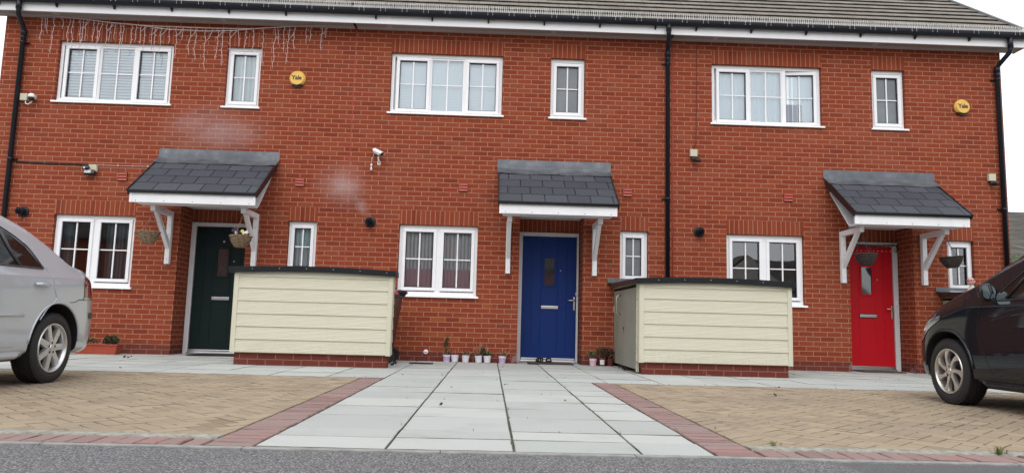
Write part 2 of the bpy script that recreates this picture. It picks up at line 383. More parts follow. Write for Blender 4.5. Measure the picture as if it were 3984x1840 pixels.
M['brownbin'] = plain('brown_bin_plastic', (.060, .026, .018), .5, var=.15)
M['redplastic'] = plain('red_bin_lid_plastic', (.20, .008, .014), .3)
M['whitepot'] = plain('white_pot_plastic', (.66, .64, .70), .45, var=.05)
M['lavender'] = plain('lavender_pot_label', (.46, .30, .52), .5, var=.1)
M['pinklabel'] = plain('pink_pot_label', (.70, .36, .46), .5, var=.2)
M['brownpot'] = plain('brown_red_pot_plastic', (.12, .020, .014), .5)
M['paperlabel'] = plain('white_paper_label', (.70, .68, .70), .7)
M['skinpink'] = plain('pink_doll_plastic', (.62, .32, .27), .5)
M['dollgreen'] = plain('pale_green_doll_cloth', (.42, .52, .44), .8)
M['purple'] = plain('purple_pansy_petal', (.045, .020, .075), .7, var=.5, scale=40)
M['petal'] = plain('white_pansy_petal', (.72, .66, .58), .7, var=.1)
M['petaly'] = plain('yellow_pansy_petal', (.72, .60, .12), .7, var=.1)
M['render'] = plain('pale_render_wall', (.50, .47, .42), .9, var=.08, scale=1)
M['bgtile'] = None

# ------------------------------------------------------------------ ground, paving, road
mb = MB(); mb.quad((-120, -120, -.08), (120, -120, -.08), (120, 160, -.08), (-120, 160, -.08)); struct('ground', mb, M['earth'])
mb = MB(); mb.quad((-60, -13.5, -.007), (60, -13.5, -.007), (60, -7.895, -.007), (-60, -7.895, -.007)); struct('road', mb, M['asphalt'])
mb = MB(); mb.box(-30, 30, -17, -13.5, -.07, .05); struct('far_pavement', mb, M['kerb'])
KB = -7.84      # back of the edging kerb
mb = MB(); x = -24
while x < 24:
    l = .915; mb.box(x, x+l-.004, -7.89, KB-.002, -.07, .001+R.uniform(-.0015, .0015), bv=.004); x += l
struct('kerb', mb, M['kerb'])
# flags: a dark joint bed with separate slabs above it
XC = [-1.085, -.475, .135, .745, 1.10]
YR = [-7.835, -7.49, -7.2, -6.6, -6.08, -5.57, -5.0, -4.5, -3.97, -3.52, -2.93, -2.33, -1.75, -1.15, -.55, 0.0]
mb = MB()
mb.quad((-14, -3.54, -.012), (14, -3.54, -.012), (14, .6, -.012), (-14, .6, -.012), 1); mb.quad((-1.09, -7.84, -.012), (1.10, -7.84, -.012), (1.10, -3.54, -.012), (-1.09, -3.54, -.012), 1)
def slab(mb, x0, x1, y0, y1, g=.0034, t=.03, zj=.0018, mat=0, b=.004, em=2):
    z = R.uniform(-zj, zj); sx = R.uniform(-.0013, .0013); sy = R.uniform(-.0013, .0013); g1 = g+R.uniform(-.001, .002)
    x0 += g1; x1 -= g1; y0 += g1; y1 -= g1; zc = .0045
    v = [(x0, y0, z-t), (x1, y0, z-t), (x1, y1, z-t), (x0, y1, z-t), (x0, y0, z-zc), (x1, y0, z-zc), (x1, y1, z-zc), (x0, y1, z-zc),
         (x0+b, y0+b, z-sx-sy), (x1-b, y0+b, z+sx-sy), (x1-b, y1-b, z+sx+sy), (x0+b, y1-b, z-sx+sy)]
    mb.add(v, [(8, 9, 10, 11)], mat)
    mb.add(v, [(4, 5, 9, 8), (5, 6, 10, 9), (6, 7, 11, 10), (7, 4, 8, 11), (0, 1, 5, 4), (1, 2, 6, 5), (2, 3, 7, 6), (3, 0, 4, 7)], em)
for i in range(9):
    for j in range(4): slab(mb, XC[j], XC[j+1], YR[i], YR[i+1])
gx = list(np.arange(-1.085-.61*20, -1.0, .61))+XC[1:4]+[1.27+.0]+list(np.arange(1.875, 14, .605))
for i in range(9, 15):
    for j in range(len(gx)-1): slab(mb, gx[j], gx[j+1], YR[i], YR[i+1])
for (a, b) in ((-4.84, -3.79), (.43, 1.43), (5.66, 6.69)): slab(mb, a, b, 0, .55)
struct('path', mb, [M['flag'], M['joint'], M['flagedge']])

def herring(xa, xb, ya, yb):
    mb = MB(); mb.quad((xa, ya, -.012), (xb, ya, -.012), (xb, yb, -.012), (xa, yb, -.012), 1)
    s = 1/math.sqrt(2); L, Wd = .2, .1
    n = int(max(xb-xa, yb-ya)/Wd)+12
    done = set()
    for i in range(-n, n):
        for j in range(-n, n):
            k = (i-j) % 4                              # herringbone on a 0.1 m cell grid
            if k == 0: rect = (i*Wd, j*Wd, i*Wd+L, j*Wd+Wd)
            elif k == 2: rect = (i*Wd, j*Wd-Wd, i*Wd+Wd, j*Wd+Wd) if False else None
            else: rect = None
            if k == 3: rect = (i*Wd, j*Wd, i*Wd+Wd, j*Wd+L)
            if rect is None: continue
            g = .0022+R.uniform(0, .001); a, b, c, d = rect; a += g; b += g; c -= g; d -= g
            pts = [((xa+xb)/2+(px-py)*s, (ya+yb)/2+(px+py)*s) for px, py in ((a, b), (c, b), (c, d), (a, d))]
            cx = sum(p[0] for p in pts)/4; cyy = sum(p[1] for p in pts)/4
            if cx < xa-.12 or cx > xb+.12 or cyy < ya-.12 or cyy > yb+.12: continue
            poly = clip_poly(pts, xa, xb, ya, yb)
            if len(poly) < 3: continue
            z = R.uniform(-.0016, .0016); q = len(poly); cxm = sum(p[0] for p in poly)/q; cym = sum(p[1] for p in poly)/q
            ins = [(p[0]+(cxm-p[0])*.045, p[1]+(cym-p[1])*.055) for p in poly]
            v = [(p[0], p[1], z-.02) for p in poly]+[(p[0], p[1], z-.003) for p in poly]+[(p[0], p[1], z) for p in ins]
            fs = [tuple(range(2*q, 3*q))]+[(e, (e+1) % q, q+(e+1) % q, q+e) for e in range(q)]; f2 = [(q+e, q+(e+1) % q, 2*q+(e+1) % q, 2*q+e) for e in range(q)]
            mb.add(v, fs, 0); mb.add(v, f2, 2)
    return mb
def clip_poly(p, xa, xb, ya, yb):
    for ax, lim, sg in ((0, xa, 1), (0, xb, -1), (1, ya, 1), (1, yb, -1)):
        o = []
        for i in range(len(p)):
            a, b = p[i], p[(i+1) % len(p)]; da = (a[ax]-lim)*sg; db = (b[ax]-lim)*sg
            if da >= 0: o.append(a)
            if da*db < 0:
                t = da/(da-db); o.append((a[0]+(b[0]-a[0])*t, a[1]+(b[1]-a[1])*t))
        p = o
        if len(p) < 3: return []
    return p
BY0, BY1 = -7.52, -3.545
struct('driveway', herring(-9.4, -1.335, BY0, BY1), [M['buff'], M['joint'], M['buffedge']])
struct('driveway', herring(1.345, 9.4, BY0, BY1), [M['buff'], M['joint'], M['buffedge']])
mb = MB()
for (xa, xb) in ((-1.325, -1.095), (1.11, 1.335)):
    mb.quad((xa-.01, -7.84, -.0125), (xb+.01, -7.84, -.0125), (xb+.01, -3.54, -.0125), (xa-.01, -3.54, -.0125), 1)
    y = -7.835
    while y < -3.56: slab(mb, xa, xb, y, min(y+.104, -3.54), .0026, .02, .0015, b=.005); y += .104
struct('driveway_border', mb, [M['redblock'], M['joint'], M['rededge']])
mb = MB()
for sg, x0 in ((-1, -1.335), (1, 1.345)):
    mb.quad((min(x0, x0+sg*9), KB, -.0123), (max(x0, x0+sg*9), KB, -.0123), (max(x0, x0+sg*9), -7.53, -.0123), (min(x0, x0+sg*9), -7.53, -.0123), 1)
    x = x0
    while abs(x-x0) < 8:
        xn = x+sg*.104; slab(mb, min(x, xn), max(x, xn), KB+.003, -7.635, .003, .02, .0022, b=.006); x = xn
struct('block_channel', mb, [M['redblock'], M['joint'], M['rededge']])
mb = MB()
for sg, x0 in ((-1, -1.335), (1, 1.345)):
    n = 90; v = []; fs = []
    for i in range(n+1):
        x = x0-sg*.006+sg*8*i/n
        for (yy, zz) in ((-7.632, -.02), (-7.629+R.uniform(-.006, .008), .004+R.uniform(-.003, .004)), (-7.57, .009+R.uniform(-.004, .004)), (-7.53+R.uniform(-.012, .014), .0045), (-7.515, -.012)): v.append((x, yy, zz))
    for i in range(n):
        for k in range(4): fs.append((i*5+k, (i+1)*5+k, (i+1)*5+k+1, i*5+k+1))
    mb.add(v, fs, 0, True); mb.add(v[:5], [(0, 1, 2, 3, 4)], 0)
struct('concrete_haunch', mb, M['haunch'])

# ------------------------------------------------------------------ the terrace: three houses
XB = [-7.81, -2.28, 2.80, 8.27]; ZTOP = 5.25; DEPTH = 8.5
ZG, ZU = 2.1, 4.875
DOORC = ['green', 'blue', 'red']
DOORX = [-4.84, .43, 5.66]; DOPW = [1.03, 1.0, 1.03]; DLX = [-4.745, .507, 5.72]      # opening left, width, leaf left
WIN = [dict(u3=(-6.95, -5.15), u1=(-4.31, -3.765), g2=(-6.76, -5.52), g1=(-3.175, -2.73)),
       dict(u3=(-1.70, .095), u1=(.868, 1.42), g2=(-1.456, -.22), g1=(2.012, 2.458)),
       dict(u3=(3.482, 5.282), u1=(6.111, 6.66), g2=(3.70, 4.938), g1=(7.242, 7.675))]
ZUB, ZGB, ZNB = 3.875, .985, 1.275
REV = .075

def wall_mesh(h):
    w = WIN[h]; ops = [(*w['u3'], ZUB, ZU), (*w['u1'], ZUB, ZU), (*w['g2'], ZGB, ZG), (*w['g1'], ZNB, ZG), (DOORX[h], DOORX[h]+DOPW[h], -.1, 2.325)]
    lint = [(*w['u3'], ZU, ZU+.225), (*w['u1'], ZU, ZU+.225), (*w['g2'], ZG, ZG+.225), (*w['g1'], ZG, ZG+.225)]
    xs = sorted({XB[h], XB[h+1]}|{o[0] for o in ops}|{o[1] for o in ops})
    zs = sorted({-.1, ZTOP+.25}|{o[2] for o in ops}|{o[3] for o in ops}|{l[3] for l in lint})
    mb = MB()
    for i in range(len(xs)-1):
        for j in range(len(zs)-1):
            cx, cz = (xs[i]+xs[i+1])/2, (zs[j]+zs[j+1])/2
            if any(o[0] < cx < o[1] and o[2] < cz < o[3] for o in ops): continue
            mt = 1 if any(o[0] < cx < o[1] and o[2] < cz < o[3] for o in lint) else 0
            mb.quad((xs[i], 0, zs[j]), (xs[i+1], 0, zs[j]), (xs[i+1], 0, zs[j+1]), (xs[i], 0, zs[j+1]), mt)
    for k, (a, b, c, d) in enumerate(ops):
        dp = .47 if k == 4 else .14
        mb.quad((a, 0, c), (a, 0, d), (a, dp, d), (a, dp, c)); mb.quad((b, 0, c), (b, dp, c), (b, dp, d), (b, 0, d))
        mb.quad((a, 0, d), (b, 0, d), (b, dp, d), (a, dp, d), 1); mb.quad((a, 0, c), (a, dp, c), (b, dp, c), (b, 0, c))
    a, b = DOORX[h], DOORX[h]+DOPW[h]
    mb.quad((a, .47, 2.095), (b, .47, 2.095), (b, .47, 2.325), (a, .47, 2.325), 1)
    # rest of the shell
    if h == 0: mb.quad((XB[0], DEPTH, -.1), (XB[0], 0, -.1), (XB[0], 0, ZTOP+.25), (XB[0], DEPTH, ZTOP+.25))
    if h == 1: mb.quad((XB[2]-.003, 0, -.1), (XB[2]-.003, DEPTH, -.1), (XB[2]-.003, DEPTH, ZTOP+.25), (XB[2]-.003, 0, ZTOP+.25))
    if h == 2: mb.quad((XB[3], 0, -.1), (XB[3], DEPTH, -.1), (XB[3], DEPTH, ZTOP+.25), (XB[3], 0, ZTOP+.25))
    xe_ = XB[2]-.003 if h == 1 else XB[h+1]
    mb.quad((xe_, DEPTH, -.1), (XB[h], DEPTH, -.1), (XB[h], DEPTH, ZTOP+.25), (xe_, DEPTH, ZTOP+.25))
    zg = ZTOP+.25; zp = EZ_+(DEPTH/2+.335)*TP_-.2
    for hh, xx in ((0, XB[0]), (2, XB[3])):
        if h == hh: mb.add([(xx, 0, zg), (xx, DEPTH, zg), (xx, DEPTH/2, zp)], [(0, 1, 2) if h == 2 else (0, 2, 1)])
    return mb
EZ_, TP_ = 5.415, math.tan(rad(36))

GLASS_Y = .085
def window(house, x0, x1, z0, z1, lights, kind, sill=(.03, .03), open_last=0):
    """frame set back in the brick opening; lights = (glass x0, x1, z0, z1, opening?)"""
    fr = MB(); y0, y1 = .058, .125; b = .055
    fr.box(x0+.004, x1-.004, y0, y1, z1-b, z1-.012, bv=.004); fr.box(x0+.004, x1-.004, y0, y1, z0+.015, z0+.075, bv=.004)
    fr.box(x0+.006, x0+b, y0+.002, y1-.002, z0+.07, z1-b+.006, bv=.004); fr.box(x1-b, x1-.006, y0+.002, y1-.002, z0+.07, z1-b+.006, bv=.004)
    fr.box(x0+.004, x1-.004, .05, y1, z1-.012, z1-.002, 1)
    for k in range(len(lights)-1):
        a, c = lights[k][1]+.028, lights[k+1][0]-.028
        mid = (a+c)/2; hw = max(.028, (c-a)/2-.004)
        fr.box(mid-hw, mid+hw, y0+.003, y1-.004, z0+.073, z1-b+.003, bv=.004)
    for (gx0, gx1, gz0, gz1, op) in lights:
        if not op:
            for (a, c, d, e) in ((gx0-.03, gx1+.03, gz1, z1-b+.004), (gx0-.03, gx1+.03, z0+.07, gz0)): fr.box(a, c, y0+.012, y1-.006, d, e)
            for (a, c) in ((gx0-.034, gx0), (gx1, gx1+.034)): fr.box(a, c, y0+.012, y1-.007, gz0-.002, gz1+.002)
            bars(fr, gx0, gx1, gz0, gz1, .072)
    w = fr.build('window', [M['upvc'], M['greybox']], house)
    for k, (gx0, gx1, gz0, gz1, op) in enumerate(lights):
        if op:
            s = MB(); t = .05; yy0 = .040
            for (a, c, d, e) in ((gx0-t, gx1+t, gz1, gz1+t), (gx0-t, gx1+t, gz0-t, gz0), (gx0-t, gx0, gz0+.0005, gz1-.0005), (gx1, gx1+t, gz0+.0005, gz1-.0005)): s.box(a, c, yy0, .1, d, e, bv=.006)
            # inner bead
            for (a, c, d, e) in ((gx0, gx1, gz1-.012, gz1), (gx0, gx1, gz0, gz0+.012), (gx0, gx0+.01, gz0+.012, gz1-.012), (gx1-.01, gx1, gz0+.012, gz1-.012)): s.box(a, c, .064, .082, d, e, 1)
            bars(s, gx0, gx1, gz0, gz1, .066)
            g = MB(); g.quad((gx0-.005, GLASS_Y, gz0-.005), (gx1+.005, GLASS_Y, gz0-.005), (gx1+.005, GLASS_Y, gz1+.005), (gx0-.005, GLASS_Y, gz1+.005))
            if open_last and k == len(lights)-1:
                Mx = Matrix.Rotation(rad(open_last), 3, 'Z'); s.rot(0, (gx1+t, .07, 0), Mx); g.rot(0, (gx1+t, .07, 0), Mx)
            sob = s.build('sash', [M['upvc'], M['blackplastic']], w)
            if open_last and k == len(lights)-1: sob['label'] = 'window sash standing slightly open'
        else:
            g = MB(); g.quad((gx0-.005, GLASS_Y, gz0-.005), (gx1+.005, GLASS_Y, gz0-.005), (gx1+.005, GLASS_Y, gz1+.005), (gx0-.005, GLASS_Y, gz1+.005))
        g.build('pane', M['obscure'] if kind == 'obscure' else M['glass'], w)
    s = MB(); s.prism([(-.035, z0-.012), (-.032, z0+.014), (.06, z0+.026), (.06, z0-.012)], 'x', x0-sill[0], x1+sill[1]); s.build('window_sill', M['upvc'], w)
    # what hangs behind the glass
    c = MB(); ya = .135; a, d, e, f = x0+.05, x1-.05, z0+.08, z1-.05
    if kind == 'venetian':
        for (gx0, gx1, gz0, gz1, op) in lights:
            z = gz1-.02
            while z > gz0-.02:
                c.quad((gx0-.02, ya-.028, z-.016), (gx1+.02, ya-.028, z-.016), (gx1+.02, ya-.006, z+.034), (gx0-.02, ya-.006, z+.034)); z -= .0475
        c.build('venetian_blind', M['venetian'], w)
    elif kind in ('pleat', 'vertblind', 'curtain_pale', 'curtain_stripe', 'curtain_dark'):
        n = 90 if kind != 'pleat' else 1; ph = R.uniform(0, 6)
        amp = {'curtain_pale': .022, 'curtain_stripe': .022, 'curtain_dark': .02, 'vertblind': .006, 'pleat': 0}[kind]
        fq = {'curtain_pale': 62, 'curtain_stripe': 55, 'curtain_dark': 60, 'vertblind': 70, 'pleat': 0}[kind]
        v = []; fs = []
        for i in range(n+1):
            x = a+(d-a)*i/n; yy = ya+amp*math.sin(x*fq+ph+1.3*math.sin(x*9)); v += [(x, yy, e-.05), (x, yy, f)]
        for i in range(n): fs.append((2*i, 2*i+2, 2*i+3, 2*i+1))
        if kind == 'curtain_dark': fs = [q for q in fs if v[q[0]][0] > x0+.62*(x1-x0) or v[q[0]][0] < x0+.2*(x1-x0)]
        c.add(v, fs, 0, True); c.build('curtain' if 'curtain' in kind else 'window_blind', M[kind], w)
    if kind == 'vertblind' and open_last:
        q = MB(); q.box(x1-.56, x1-.28, .13, .14, z0+.05, z0+.40); q.build('board_on_sill', M['folded'], w)
    return w
def bars(mb, gx0, gx1, gz0, gz1, y, h=.0105):
    xm = (gx0+gx1)/2; zm = (gz0+gz1)/2+.01
    mb.box(xm-h, xm+h, y, y+.014, gz0, gz1, bv=.003)
    mb.box(gx0, xm-h+.001, y+.001, y+.013, zm-h*.8, zm+h*.8, bv=.003); mb.box(xm+h-.001, gx1, y+.001, y+.013, zm-h*.8, zm+h*.8, bv=.003)

def canopy(house, x0, x1):
    """slate-look porch roof: slab first, then what is fixed to it"""
    sl = MB(); ya, za, yb, zb = -.02, 3.015, -.925, 2.36
    ln = math.hypot(yb-ya, zb-za); dy, dz = (yb-ya)/ln, (zb-za)/ln; ny, nz = dz, -dy
    ny, nz = (ny, nz) if nz > 0 else (-ny, -nz)
    def S(s, n): return (ya+dy*s+ny*n, za+dz*s+nz*n)
    bx = MB()
    deck = [S(0, -.004), S(ln, -.004), S(ln, -.024), S(0, -.024)]; sl.prism(deck, 'x', x0+.012, x1-.012, 1)
    g = ln/4.55; rows = [ln-g*(k+1) for k in range(4)]+[0]
    for k in range(5):
        s1 = ln-g*k+.012; s0 = max(0, ln-g*(k+1)-.02)
        w = .335; x = x0+.004-(w*.5 if k % 2 else 0)-R.uniform(0, .05)
        while x < x1-.004:
            a, b = max(x+.006, x0+.004), min(x+w-.006, x1-.004)
            if b-a > .02:
                n1 = .012+R.uniform(0, .002)
                p = [S(s0, .002), S(s1, n1-.009), S(s1, n1), S(s0, .006)]; sl.prism(p, 'x', a, b, 0)
            x += w
    can = sl.build('canopy', [M['slate'], M['blackedge']], house)
    # black dry-verge trims and front edge
    t = MB()
    for xa, xb in ((x0-.012, x0+.003), (x1-.003, x1+.012)): t.prism([S(.06, .026), S(ln+.03, .026), S(ln+.03, -.060), S(.09, -.082)], 'x', xa, xb)
    t.prism([S(ln+.004, .012), S(ln+.03, .012), S(ln+.03, -.03), S(ln+.004, -.03)], 'x', x0+.0035, x1-.0035)
    t.build('edge_trim', M['blackedge'], can)
    for xa, xb in ((x0+.05, x0+.07), (x1-.07, x1-.05)): MB().prism([S(.1, -.026), S(ln-.04, -.026), S(ln-.05, -.080), S(.13, -.098)], 'x', xa, xb).build('barge_board', M['upvc2'], can)
    f = MB(); f.box(x0+.02, x1-.02, -.90, -.87, 2.185, 2.345, bv=.003); f.box(x0+.012, x0+.05, -.906, -.868, 2.183, 2.347, bv=.003); f.box(x1-.05, x1-.012, -.906, -.868, 2.183, 2.347, bv=.003)
    for k in range(5):
        for zz in (2.21, 2.325):
            xx = x0+.1+(x1-x0-.2)*k/4; f.lathe([(.0001, -.9035), (.006, -.9035), (.006, -.899)], (xx, 0, zz), 'y', 8, 1)
    f.build('fascia_board', [M['upvc2'], M['trimgrey']], can)
    s = MB(); s.box(x0+.07, x1-.07, -.868, -.60, 2.187, 2.203); s.prism([(-.62, 2.205), (-.60, 2.205), (-.02, 2.80), (-.02, 2.82)], 'x', x0+.06, x1-.06); s.build('soffit_board', M['upvc2'], can)
    l = MB(); n = 60
    prof = lambda w: [(-.006, 3.178), (-.012, 3.172), (-.014, 3.06+w), (-.022, 3.028+w), (-.15, 2.948+w*.5), (-.185, 2.918+w)]
    v = []; fs = []
    for i in range(n+1):
        x = x0-.03+(x1-x0+.06)*i/n; w = .004*math.sin(x*9)+R.uniform(-.0025, .0025)
        if abs(i-n*.52) < 1: w += .004
        v += [(x, p[0], p[1]+(.012*(abs(i/n-.5)*2)**8 if k > 2 else 0)) for k, p in enumerate(prof(w))]
    for i in range(n):
        for k in range(5): fs.append((i*6+k, i*6+k+1, (i+1)*6+k+1, (i+1)*6+k))
    l.add(v, fs, 0, True); l.build('lead_flashing', M['lead'], can)
    return can
def bracket(can, x):
    b = MB(); h = .035
    b.box(x-h, x+h, -.072, -.002, 1.372, 2.183, bv=.004)
    b.box(x-h+.001, x+h-.001, -.655, -.0725, 2.105, 2.184, bv=.004)
    b.prism([(-.0725, 1.60), (-.0725, 1.72), (-.48, 2.1045), (-.56, 2.1045)], 'x', x-h*.8, x+h*.8)
    for z in (1.45, 1.82, 1.97): b.ball((x, -.073, z), .010, 1, sy=.6, n=6)
    b.build('bracket', [M['upvc2'], M['chrome']], can)

def front_door(house, h):
    a = DLX[h]; w = .872; y = .455; lx0, lx1 = a, a+w; zb, zt = .075, 2.02; mt = M['door_'+DOORC[h]]
    d = MB(); gx0, gx1, gz0, gz1 = a+.358, a+.523, 1.235, 1.675
    for (p, q, r_, s_) in ((lx0, gx0, zb, zt), (gx1, lx1, zb, zt), (gx0, gx1, zb, gz0), (gx0, gx1, gz1, zt)): d.quad((p, y, r_), (q, y, r_), (q, y, s_), (p, y, s_))
    d.box(lx0, lx1, y+.012, y+.045, zb, zt)
    for fx in (.155, .30, .572, .717):                                    # shallow vertical plank grooves, as proud planks either side
        d.prism([(lx0+w*fx/.872-.006, y-.0005), (lx0+w*fx/.872-.003, y-.004), (lx0+w*fx/.872+.003, y-.004), (lx0+w*fx/.872+.006, y-.0005)], 'z', zb+.12, zt-.1)
    t = .03
    for (p, q, r_, s_) in ((gx0-t, gx1+t, gz1, gz1+t), (gx0-t, gx1+t, gz0-t, gz0), (gx0-t, gx0, gz0, gz1), (gx1, gx1+t, gz0, gz1)): d.box(p, q, y-.012, y+.008, r_, s_, bv=.004)
    do = d.build('door', mt, house); do['label'] = DOORC[h].replace('green', 'dark green')+' front door'
    g = MB(); g.quad((gx0, y+.006, gz0), (gx1, y+.006, gz0), (gx1, y+.006, gz1), (gx0, y+.006, gz1)); g.build('door_glass', M['doorglass'], do)
    l = MB(); l.box(a+.300, a+.595, y-.010, y-.0005, .846, .912, 1, bv=.003); l.box(a+.310, a+.585, y-.020, y-.009, .856, .902, 0, bv=.004); l.build('letter_plate', [M['chrome'], M['blackplastic']], do)
    k = MB(); k.box(a+.832, a+.862, y-.012, y-.0005, .84, 1.05, bv=.006); k.tube([(a+.847, y-.01, 1.0), (a+.847, y-.05, 1.0), (a+.835, y-.055, 1.0), (a+.735, y-.055, .998)], .009, 8); k.lathe([(.0001, -.016), (.011, -.016), (.011, 0)], (a+.847, y, .90), 'y', 10)
    k.build('door_handle', M['chrome'] if h < 2 else M['steel'], do)
    s = MB(); s.lathe([(.0001, -.006), (.009, -.006), (.012, 0)], (a+.62, y, 1.475), 'y', 10); s.build('spy_hole', M['chrome'], do)
    if h == 0: s = MB(); s.lathe([(.0001, -.02), (.018, -.018), (.024, 0)], (a+.445, y, 1.79), 'y', 12); s.build('door_knocker', M['steel'], do)
    th = MB(); th.box(lx0-.01, lx1+.01, y-.05, y+.03, .005, .032, bv=.004); th.box(lx0, lx1, y-.02, y-.0008, .036, .072, bv=.004); th.build('threshold', M['chrome'], do)
    f = MB(); f0, f1 = DOORX[h]+.012, DOORX[h]+DOPW[h]-.012; fy = y-.025
    f.box(f0, lx0-.006, fy, y+.05, .0, 2.09, bv=.006); f.box(lx1+.006, f1, fy, y+.05, .0, 2.09, bv=.006); f.box(lx0-.0055, lx1+.0055, fy+.001, y+.05, zt+.006, 2.088, bv=.006)
    f.build('door_frame', M['doorframe'], do)
    if h: b = MB(); b.box(f1-.046, f1-.018, fy-.016, fy-.001, 1.075, 1.13, bv=.004); b.lathe([(.0001, -.019), (.007, -.019), (.007, -.015)], (f1-.032, fy, 1.10), 'y', 8, 1); b.build('doorbell', [M['whiteplastic'], M['trimgrey']], do)
M['doorglass'] = plain('dark_door_glass', (.035, .042, .05), .04, spec=1.0, coat=1.0)

PITCH_R = rad(36); TP = math.tan(PITCH_R); EY, EZ = -.335, 5.415
XL, XR = -8.10, 8.57
def roof_mesh(h):
    mb = MB(); x0, x1 = (XL if h == 0 else XB[h]), (XR if h == 2 else XB[h+1])
    run = DEPTH/2-EY; gauge = .308*math.cos(PITCH_R); n = int(run/gauge)
    sp, cp = math.sin(PITCH_R), math.cos(PITCH_R)
    for i in range(n+1):
        t0 = i*gauge; t1 = min(run, t0+gauge+.01)
        def ends(t): return (x0, x1)
        N = 46; rowv = []
        for j in range(N+1):
            fj = j/N; a0, b0 = ends(t0); a1, b1 = ends(t1); xa, xb = a0+(b0-a0)*fj, a1+(b1-a1)*fj
            jz = R.uniform(-.0025, .0025); u = .038+jz
            base0 = (xa, EY+t0, EZ+t0*TP); base1 = (xb, EY+t1, EZ+t1*TP)
            rowv += [(xa, base0[1], base0[2]-.004), (xa, base0[1]-sp*u, base0[2]+cp*u), (xb, base1[1]-sp*.010, base1[2]+cp*.010)]
        for_f = []; 
        b = len(mb.v); mb.v += rowv
        for j in range(N):
            p = b+j*3; q = b+(j+1)*3
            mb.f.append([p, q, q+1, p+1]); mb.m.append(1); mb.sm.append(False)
            mb.f.append([p+1, q+1, q+2, p+2]); mb.m.append(0); mb.sm.append(False)
    zr = EZ+run*TP; ym = EY+run; yb = DEPTH-EY
    mb.quad((x1, yb, EZ), (x0, yb, EZ), (x0, ym, zr), (x1, ym, zr))
    mb.tube([(x0, ym, zr+.02), (x1, ym, zr+.02)], .1, 8, 0)
    return mb
def verge(house, h):
    xe, sg = (XL, -1) if h == 0 else (XR, 1); run = DEPTH/2-EY; zr = EZ+run*TP; ym = EY+run; xw = XB[0] if h == 0 else XB[3]
    v = MB(); lo, hi = sorted((xe-sg*.01, xe+sg*.045))
    for (ya, yb) in ((EY-.03, ym), (DEPTH-EY+.03, ym)): v.prism([(ya, EZ-.03), (yb, zr), (yb, zr+.062), (ya, EZ+.045)], 'x', lo, hi)
    v.build('verge_cap', M['vergecap'], house)
    b = MB(); lo, hi = sorted((xe-sg*.03, xe-sg*.011))
    for (ya, yb) in ((-.23, ym), (DEPTH+.23, ym)): b.prism([(ya, EZ-.16+(.1)*TP), (yb, zr-.19), (yb, zr-.012), (ya, EZ-.012+.1*TP)], 'x', lo, hi)
    lo, hi = sorted((xw, xe-sg*.031)); b.prism([(0, EZ-.155-EY*TP), (ym, zr-.19), (ym, zr-.172), (0, EZ-.137-EY*TP)], 'x', lo, hi)
    b.build('barge_board', M['upvc'], house)
M['vergecap'] = plain('grey_verge_cap', (.16, .16, .165), .6)

